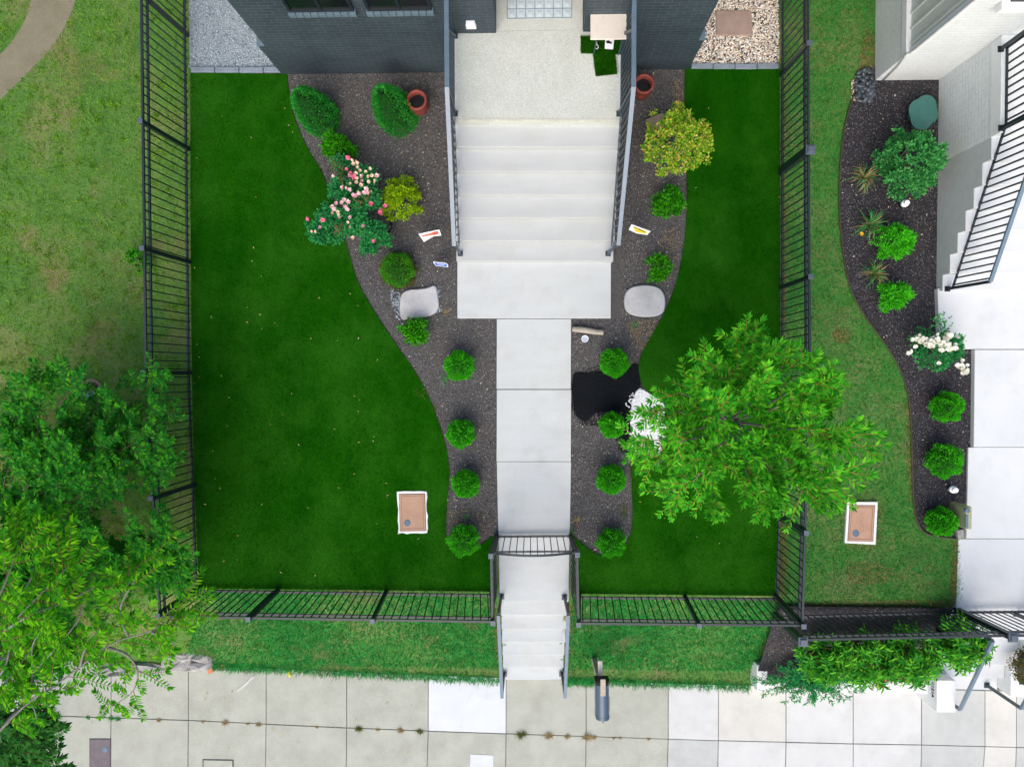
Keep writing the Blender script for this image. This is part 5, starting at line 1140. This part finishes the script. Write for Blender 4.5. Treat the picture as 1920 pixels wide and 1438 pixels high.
# ================================================================== UTILITY COVERS
def utility(label, outer, inner, disc, text=None, z=.05, frame=m_white, lump=True):
    c = P(*outer[0], 0); root = thing('utility_box', label, 'utility cover', c, 'tan utility covers in white frames')
    O = XY(outer, z); I = XY(inner, z); m = MB()
    if lump:
        oo = []
        for i in range(4):
            a_, b_ = Vector(O[i]), Vector(O[(i+1) % 4])
            for k in range(7): p = a_.lerp(b_, k/7); oo.append((p.x+random.uniform(-.011, .011), p.y+random.uniform(-.011, .011)))
    else: oo = O
    m.prism(oo, -.02, z); fr = m.build('frame', frame, root, bevel=.004)
    MB().prism(XY([(outer[0][0]*.0+inner[0][0]-1.2, inner[0][1]-1.2), (inner[1][0]+1.2, inner[1][1]-1.2), (inner[2][0]+1.2, inner[2][1]+1.2), (inner[3][0]-1.2, inner[3][1]+1.2)], z), z-.01, z+.002).build('gap', m_lidedge, fr)
    lid = MB().prism(I, z-.01, z+.008).build('lid', m_lid, root, bevel=.003)
    cx = sum(p[0] for p in inner)/4; cy = sum(p[1] for p in inner)/4
    def ins(k, kk): return [(cx+(x-cx)*k, cy+(y-cy)*kk) for x, y in inner]
    for i in range(4):
        q = ins(.86, .90); a_, b_ = P(*q[i], z+.009), P(*q[(i+1) % 4], z+.009); MB().bar(a_, b_, .006, .003).build('groove', m_lidedge, lid)
    d = P(*disc, z); MB().lathe((d.x, d.y, z), [(.052, 0), (.052, .013), (.045, .014), (.044, .010), (.001, .012)], 26).build('disc', m_disc, lid)
    if text:
        fc = bpy.data.curves.new('t', 'FONT'); fc.body = text; fc.size = .095; fc.extrude = .0012; fc.align_x = 'CENTER'; fc.align_y = 'CENTER'
        tmp = bpy.data.objects.new('tmp', fc); C.objects.link(tmp); bpy.context.view_layer.update()
        me = bpy.data.meshes.new_from_object(tmp.evaluated_get(bpy.context.evaluated_depsgraph_get())); bpy.data.objects.remove(tmp)
        me.materials.clear(); me.materials.append(m_lid); p = P(cx, cy, z)
        me.transform(Matrix.Translation((p.x, p.y, z+.0095)) @ Matrix.Rotation(-math.pi/2, 4, 'Z')); me.name = 'lettering'; link('lettering', me, lid)
utility('tan utility cover with rough white frame in the big turf lawn', [(745, 921), (800, 921), (802, 1000), (747, 1000)], [(749, 927), (796, 926), (798, 994), (751, 995)], (764, 980))
utility('tan utility cover with neat white frame in the neighbour lawn', [(1589, 941), (1646, 941), (1642, 1021), (1584, 1018)], [(1594, 947.5), (1640, 948), (1636, 1014), (1590, 1013)], (1604, 999.5), 'WATER', lump=False)
def sidecover(label, px, mat, frame, disc=None):
    root = thing('ground_cover_plate', label, 'utility cover', P(*px[0], ZS))
    cx = sum(p[0] for p in px)/4; cy = sum(p[1] for p in px)/4
    if frame: MB().prism(XY(px, ZS), ZS-.02, ZS+.006).build('frame', frame, root)
    q = [(cx+(x-cx)*.93, cy+(y-cy)*.96) for x, y in px] if frame else px
    MB().prism(XY(q, ZS), ZS-.02, ZS+.009).build('plate', mat, root, bevel=.003)
    if disc: d = P(*disc, ZS); MB().lathe((d.x, d.y, ZS), [(.05, 0), (.05, .013), (.042, .014), (.001, .015)], 24).build('disc', m_disc, root)
sidecover('purple brown rectangular cover plate with a round disc in the grey sidewalk', [(168, 1384), (208, 1384), (208, 1452), (168, 1452)], m_cover, flat('cover_rim', (.07, .06, .065), .7), (197, 1404))
sidecover('pale square cover with dark frame at the bottom edge of the sidewalk', [(380, 1423), (438, 1424), (438, 1480), (380, 1480)], m_sg, flat('dark_frame', (.05, .06, .055), .7))
sidecover('small white square patch at the bottom edge of the sidewalk', [(882, 1413), (925, 1415), (925, 1470), (881, 1470)], m_sw, None)
# ================================================================== MAILBOXES, LIGHTS, GREEN COVER
pb = PG(1113, 1233); root = thing('mailbox', 'dark blue domed mailbox on a wooden post beside the front steps', 'mailbox', pb)
zt_ = -.05; top = P(1129, 1297, zt_+.16)
MB().bar((pb.x, pb.y, pb.z-.05), (top.x-.01, top.y+.05, zt_+.10), .085, .085, (0, 1, 0)).build('post', m_wood, root, bevel=.005)
a, b = P(1125.5, 1240, zt_-.06), P(1127, 1290, zt_-.06); MB().bar((a.x, a.y, zt_-.10), (b.x, b.y-.1, zt_-.10), .07, .05).build('arm', m_pale_wood, root, bevel=.004)
m = MB(); a, b = P(1129.5, 1279, zt_+.13), P(1130.5, 1348, zt_+.13); hw = .108; N = 14
prof = [(-hw, -.13)]+[(-hw*math.cos(math.pi*k/N), .02+.10*math.sin(math.pi*k/N)) for k in range(N+1)]+[(hw, -.13)]
vs = [(a.x+u, a.y, zt_+.05+v) for u, v in prof]+[(b.x+u, b.y, zt_+.05+v) for u, v in prof]; n = len(prof)
m.add(vs, [tuple(range(n)), tuple(range(n, 2*n))[::-1]]+[(i, i+n, (i+1) % n+n, (i+1) % n) for i in range(n)])
bx = m.build('box', m_mail, root, bevel=.006)
m = MB(); vs = [(a.x+u*1.04, a.y+y_, zt_+.05+v*1.04) for y_ in (-.045, .012) for u, v in prof]
m.add(vs, [tuple(range(n))[::-1], tuple(range(n, 2*n))]+[(i, (i+1) % n, (i+1) % n+n, i+n) for i in range(n)]); m.build('back_rim', m_mailb, bx)
m = MB(); vs = [(b.x+u*1.03, b.y+y_, zt_+.05+v*1.03) for y_ in (-.012, .03) for u, v in prof]
m.add(vs, [tuple(range(n))[::-1], tuple(range(n, 2*n))]+[(i, (i+1) % n, (i+1) % n+n, i+n) for i in range(n)]); dr = m.build('door', m_mail, bx)
MB().box(b.x-.014, b.y-.045, zt_+.10, b.x+.014, b.y-.012, zt_+.16).build('latch', m_mail, dr)
MB().box(b.x+.112, b.y+.08, zt_+.0, b.x+.118, b.y+.3, zt_+.03).build('flag', m_red, bx)
MB().box(a.x-.035, a.y-.19, zt_+.165, a.x+.045, a.y+.075, zt_+.19).build('cleat', m_wood, root, bevel=.004)
# olive mailbox / bin on neighbour bed corner
c = P(1806, 972, .35); root = thing('olive_letter_box', 'olive box with blue grey trim standing at the corner of the dark bed', 'box', (c.x-.1, c.y, 0))
x0, x1 = P(1794, 972, .05).x, P(1811, 972, .42).x; y0, y1 = P(1806, 992, .4).y, P(1806, 949, .4).y
MB().box(x0, y0, 0, x1, y1, .42).build('box', m_olive, root, bevel=.02)
MB().box(x1-.005, y0+.01, .395, x1+.04, y1-.12, .425).build('trim', m_disc, root, bevel=.012)
MB().lathe((x1+.018, y1-.06, .39), [(.036, 0), (.036, .045), (.001, .05)], 20).build('knob', m_disc, root)
o = MB().prism(XY([(1794, 994), (1806, 992), (1808, 1008), (1796, 1010)], .06), 0, .07).build('corner_stone', m_rock, bevel=.012); tag(o, 'small rough tan stone at the foot of the olive box', 'stone')
def pathlight(label, px, py, tx, tyy, h=.42):
    b_ = P(px, py, 0); t_ = P(tx, tyy, h); root = thing('path_light', label, 'path light', b_, 'black and white path lights')
    MB().tube([b_, (t_.x, t_.y, h-.05)], .035, 16).build('post', m_mailb, root)
    MB().lathe((t_.x, t_.y, h-.10), [(.045, 0), (.052, .02), (.052, .05), (.048, .055)], 24).build('lens', m_plate, root)
    MB().lathe((t_.x, t_.y, h-.045), [(.038, 0), (.038, .05), (.03, .055), (.001, .056)], 24).build('cap', m_plate, root)
pathlight('black path light with white head under the large light green bush', 1690, 386, 1701, 380)
pathlight('black path light with white head between two globe shrubs in the dark bed', 1780, 914, 1792, 919)
c = P(1722, 215, 0); root = thing('valve_cover', 'oval teal green plastic cover in the dark bed behind the large bush', 'utility cover', c)
def stad(cx, cy, w_, l_, an, z, n=24):
    out = []
    for i in range(n):
        t = 2*math.pi*(i+.5)/n; x = w_*math.cos(t); y = w_*math.sin(t)+(l_-w_)*(1 if math.sin(t) > 0 else -1)
        out.append((cx+x*math.cos(an)-y*math.sin(an), cy+x*math.sin(an)+y*math.cos(an)))
    return out
t_ = P(1726, 215, .22)
MB().prism(stad(c.x+.02, c.y, .155, .225, .22, 0), -.02, .21).build('base', m_greenbox, root, bevel=.02)
lid = MB().prism(stad(t_.x, t_.y, .165, .235, .22, 0), .212, .23).build('lid', m_greenbox, root, bevel=.008)
c_ = stad(t_.x, t_.y, .165, .235, .22, 0); m = MB(); m.box(c.x-.17, c.y-.09, .02, c.x-.13, c.y+.03, .12); m.build('handle', m_greenbox, root, bevel=.008)
# river rocks
rk = []
for k in range(4):
    v = norm(RNG.normal(0, 1, (26, 3))); bm_v = v*np.array([.042, .030, .016])
    import bmesh
    bm = bmesh.new(); bmesh.ops.create_icosphere(bm, subdivisions=2, radius=1)
    ph = [random.random()*6 for _ in range(3)]
    for q in bm.verts:
        s_ = 1+.12*math.sin(q.co.x*3+ph[0])+.1*math.sin(q.co.y*4+ph[1]); q.co = Vector((q.co.x*.045*s_, q.co.y*.031*s_, q.co.z*.017*s_))
    me = bpy.data.meshes.new('river_rock'); bm.to_mesh(me); bm.free(); me.polygons.foreach_set('use_smooth', [True]*len(me.polygons)); me.materials.append(m_rstone); rk.append(me)
rp = smooth_poly(XY([(1608, 133), (1628, 131), (1636, 150), (1640, 165), (1636, 188), (1618, 196), (1602, 190), (1602, 165)]), 1)
qs = scatter(rp, 400); acc = []
for q in qs:
    if all((q[0]-p[0])**2+(q[1]-p[1])**2 < 0 or (q[0]-p[0])**2+(q[1]-p[1])**2 > .050**2 for p in acc): acc.append(q)
    if len(acc) >= 75: break
for i, q in enumerate(acc):
    o = bpy.data.objects.new('river_rock', rk[i % 4]); C.objects.link(o); o.location = (q[0], q[1], .03+random.uniform(0, .03)); o.rotation_euler = (random.gauss(0, .3), random.gauss(0, .3), random.random()*3.14); o.scale = (random.uniform(1.0, 1.45),)*3
    tag(o, 'smooth black river rock in the pile at the white house corner', 'rock', 'black river rocks at the house corner')
chips('pale_rock_chips', XY([(1596, 150), (1608, 140), (1606, 190), (1594, 190)]), 60, .04, .03, m_lit, 'pale stone chips beside the black river rocks', 'stones', .01)
# round concrete drain in the meadow
c = P(172, 733, 0); root = thing('drain', 'round concrete drain with dark opening in the meadow beside the thicket', 'drain', c)
MB().lathe(c, [(.20, -.02), (.20, .015), (.15, .02), (.145, .0), (.14, -.2)], 30).build('ring', flat('dirty_drain_concrete', (.20, .16, .11), .9, .3, bump=.6), root)
MB().lathe((c.x, c.y, -.0), [(.145, .004), (.145, .006), (.001, .007)], 24).build('opening', m_hose, root)
MB().prism([(c.x-.08, c.y-.10), (c.x+.05, c.y-.08), (c.x+.06, c.y), (c.x-.06, c.y+.02)], .01, .02).build('water', flat('water_surface', (.12, .2, .3), .1), root)
# broken concrete at the sidewalk edge
def rock(label, px, z0, h):
    p = smooth_poly(XY(px, z0+h), 1); n = len(p); c = np.array(p).mean(0); bm = bmesh.new()
    rings = []
    for k, (s_, zz) in enumerate(((1.08, -.1), (1.0, .45*h), (.88, .85*h), (.6, 1.0*h), (.25, 1.02*h))):
        rings.append([bm.verts.new((c[0]+(q[0]-c[0])*s_+random.gauss(0, .012), c[1]+(q[1]-c[1])*s_+random.gauss(0, .012), z0+zz+random.gauss(0, .018))) for q in p])
    for a_, b_ in zip(rings[:-1], rings[1:]):
        for i in range(n): bm.faces.new((a_[i], a_[(i+1) % n], b_[(i+1) % n], b_[i]))
    bm.faces.new(rings[-1]); me = bpy.data.meshes.new('rubble'); bm.to_mesh(me); bm.free(); me.materials.append(m_rock)
    o = bpy.data.objects.new('concrete_rubble', me); C.objects.link(o); tag(o, label, 'rubble')
rock('rough grey lump of broken concrete at the grass edge of the sidewalk', [(322, 1222), (350, 1212), (378, 1216), (393, 1224), (391, 1255), (375, 1264), (340, 1262), (300, 1258), (295, 1240)], ZS+.03, .14)
rock('low strip of crumbled concrete half hidden under the bright tree', [(170, 1262), (230, 1244), (300, 1246), (305, 1262), (230, 1268), (180, 1272)], ZS+.0, .07)
# ================================================================== TABLE, TURF MATS ON THE PORCH
zq = 1.24
TA_, TB_ = P(1107, 75, 1.70), P(1175, 22, 1.70)
root = thing('side_table', 'small table with a beige top on the porch beside the right railing', 'table', ((TA_.x+TB_.x)/2, (TA_.y+TB_.y)/2, zq))
MB().box(TA_.x, TA_.y, 1.68, TB_.x, TB_.y, 1.70).build('top', m_table, root, bevel=.012)
for x, y in ((1113, 103), (1160, 103)):
    b_ = P(x, y, zq); MB().bar((b_.x, b_.y, zq), (b_.x+(.02 if x < 1130 else -.02)*0, TA_.y+.03, 1.68), .018, .018, (1, 0, 0)).build('leg', m_railv, root)
for x in (P(1113, 100, zq).x, P(1160, 100, zq).x): MB().bar((x, TB_.y-.05, zq), (x, TB_.y-.03, 1.68), .018, .018, (1, 0, 0)).build('leg', m_railv, root)
def turfmat(label, px, z, n):
    p = XY(px, z); o = MB().prism(p, z-.014, z).build('turf_mat', m_turf); tag(o, label, 'mat', 'turf samples on the porch')
    q = scatter(p, n); a_ = RNG.uniform(0, 6.28, n); d = norm(np.column_stack([np.cos(a_), np.sin(a_), RNG.uniform(.3, 2, n)]))
    V, F = blades(np.column_stack([q, np.full(n, z)]), d, .03*RNG.uniform(.5, 1.2, n), .005); np_obj('fibres', V, F, m_turfblade, o)
turfmat('rectangular green turf sample lying under the small table', [(1089, 69), (1165, 69), (1165, 102), (1089, 100)], 1.256, 4500)
turfmat('green turf sample turned at a slight angle in front of the small table', [(1112, 100), (1153, 97), (1157, 139), (1117, 143)], 1.272, 4500)
a = P(1119, 89, 1.28); m = MB(); m.tube([(a.x+.02*math.cos(t), a.y+.028*math.sin(t), 1.285) for t in np.linspace(0, 6.28, 14)], .004, 6); m.tube([(a.x, a.y+.028, 1.285), (a.x-.006, a.y+.16, 1.29)], .004, 6)
o = m.build('white_loop_tool', m_plate); tag(o, 'white loop ended tool lying on the turf sample under the table', 'tool')
o = MB().prism(XY([(1135, 72), (1152, 73), (1150, 92), (1134, 91)], 1.29), 1.262, 1.288).build('white_box', m_plate, bevel=.003); tag(o, 'small white carton with a black emblem on the turf sample under the table', 'carton')
MB().prism(XY([(1136, 78), (1141, 76), (1146, 80), (1147, 77), (1147, 83), (1142, 82), (1138, 82)], 1.29), 1.287, 1.2895).build('emblem', m_blk, o)
# ================================================================== WEEDS IN THE JOINTS AND MARKS
def weed(px, py, r, mat, label, n=60, z=ZS):
    c = P(px, py, z); a_ = RNG.uniform(0, 6.28, n); d = norm(np.column_stack([np.cos(a_), np.sin(a_)*.8, RNG.uniform(.1, .8, n)])); pos = np.tile(np.array(c), (n, 1))+RNG.normal(0, r*.2, (n, 3))*np.array([1.3, .5, 0])
    V, F = blades(pos, d, r*RNG.uniform(.4, 1.2, n), .007); o = np_obj('weed', V, F, mat); tag(o, label, 'weed', 'small weeds in the sidewalk joints')
jw = [(381, 5, 1, 'thin straw'), (423, 9, 1, 'round straw'), (465, 5, 1, 'small straw'), (485, 8, 1, 'wide straw'), (298, 7, 1, 'yellow straw'), (594, 5, 1, 'tiny brown'), (673, 10, 0, 'green brown'), (708, 6, 1, 'pale straw'), (751, 9, 1, 'sandy'), (787, 9, 0, 'long green brown'), (978, 14, 0, 'large spiky green'), (1029, 12, 1, 'large round brown'), (1064, 8, 1, 'medium brown'), (1101, 14, 1, 'tall straw'), (1115, 7, 1, 'little brown'), (1151, 5, 1, 'faint straw'), (1163, 5, 1, 'tiny straw'), (1217, 5, 1, 'lone tiny'), (221, 8, 2, 'round green'), (208, 8, 2, 'leafy green'), (165, 6, 2, 'small green'), (105, 14, 2, 'broad green'), (85, 12, 2, 'low green')]
wm = [leafm('olive_weed', [(.1, .12, .03), (.2, .17, .05), (.06, .12, .02)]), leafm('straw_weed', [(.35, .27, .12), (.28, .2, .08), (.42, .34, .18)]), m_f_light]
for x, r, k, nm in jw:
    weed(x, hj(x)+1, r/125, wm[k], '%s tuft of weed in the long sidewalk joint' % nm, n=int(10+r*8))
for (x, y, r, nm) in ((1056, 1158, 5, 'upper right'), (946, 1208, 5, 'left'), (1052, 1206, 4, 'middle right'), (1054, 1236, 6, 'lower right')): weed(x, y, r/110, m_f_light, 'green weed growing from the %s side of the front steps' % nm, 14, -.45)
for (x, y, r, k, nm) in ((790, 735, 14, 0, 'straw and green weed at the turf edge left of the walk'), (815, 765, 8, 0, 'small weed in the left mulch bed'), (833, 712, 9, 2, 'thin green weed beside the highest globe shrub'), (877, 968, 8, 2, 'thin green weed above the lowest left globe shrub'), (1170, 958, 14, 0, 'spreading weed on the right bed near the turf'), (1083, 975, 12, 1, 'dry straw weed beside the front walk'), (1162, 995, 10, 2, 'green weed above the lowest right globe shrub'), (1190, 612, 8, 2, 'green sprout below the right limestone slab'), (838, 585, 8, 1, 'dry twig tuft right of the left limestone slab')):
    c = P(x, y, .01); n = 26; a_ = RNG.uniform(0, 6.28, n); d = norm(np.column_stack([np.cos(a_), np.sin(a_), RNG.uniform(.1, .7, n)])); V, F = blades(np.tile(np.array(c), (n, 1))+RNG.normal(0, .012, (n, 3))*[1, 1, 0], d, r/80*RNG.uniform(.4, 1.3, n), .006)
    tag(np_obj('weed', V, F, wm[k]), nm, 'weed')
def mark(label, px, mat, name='paint_mark'):
    o = MB().prism(smooth_poly(XY(px, ZS), 2), ZS, ZS+.005).build(name, mat); tag(o, label, 'paint mark')
mark('small yellow paint mark on the grey sidewalk', [(539, 1256), (546, 1255), (546, 1269), (541, 1270)], flat('yellow_paint', (.65, .6, .05), .8))
mark('white spill streak on the grey sidewalk', [(440, 1296), (458, 1282), (474, 1267), (478, 1268), (462, 1284), (443, 1299)], flat('pale_scuff', (.5, .51, .48), .9))
for (x, y) in ((394, 1257), (416, 1250)): 
    mark('small orange leaf scrap at the edge of the rubble lump' if x < 400 else 'small orange leaf scrap in the grass right of the rubble', [(x-5, y-4), (x+6, y-6), (x+4, y+5), (x-4, y+6)], flat('orange_scrap', (.6, .2, .08), .8), 'leaf_scrap')
print('all', len(bpy.data.objects))
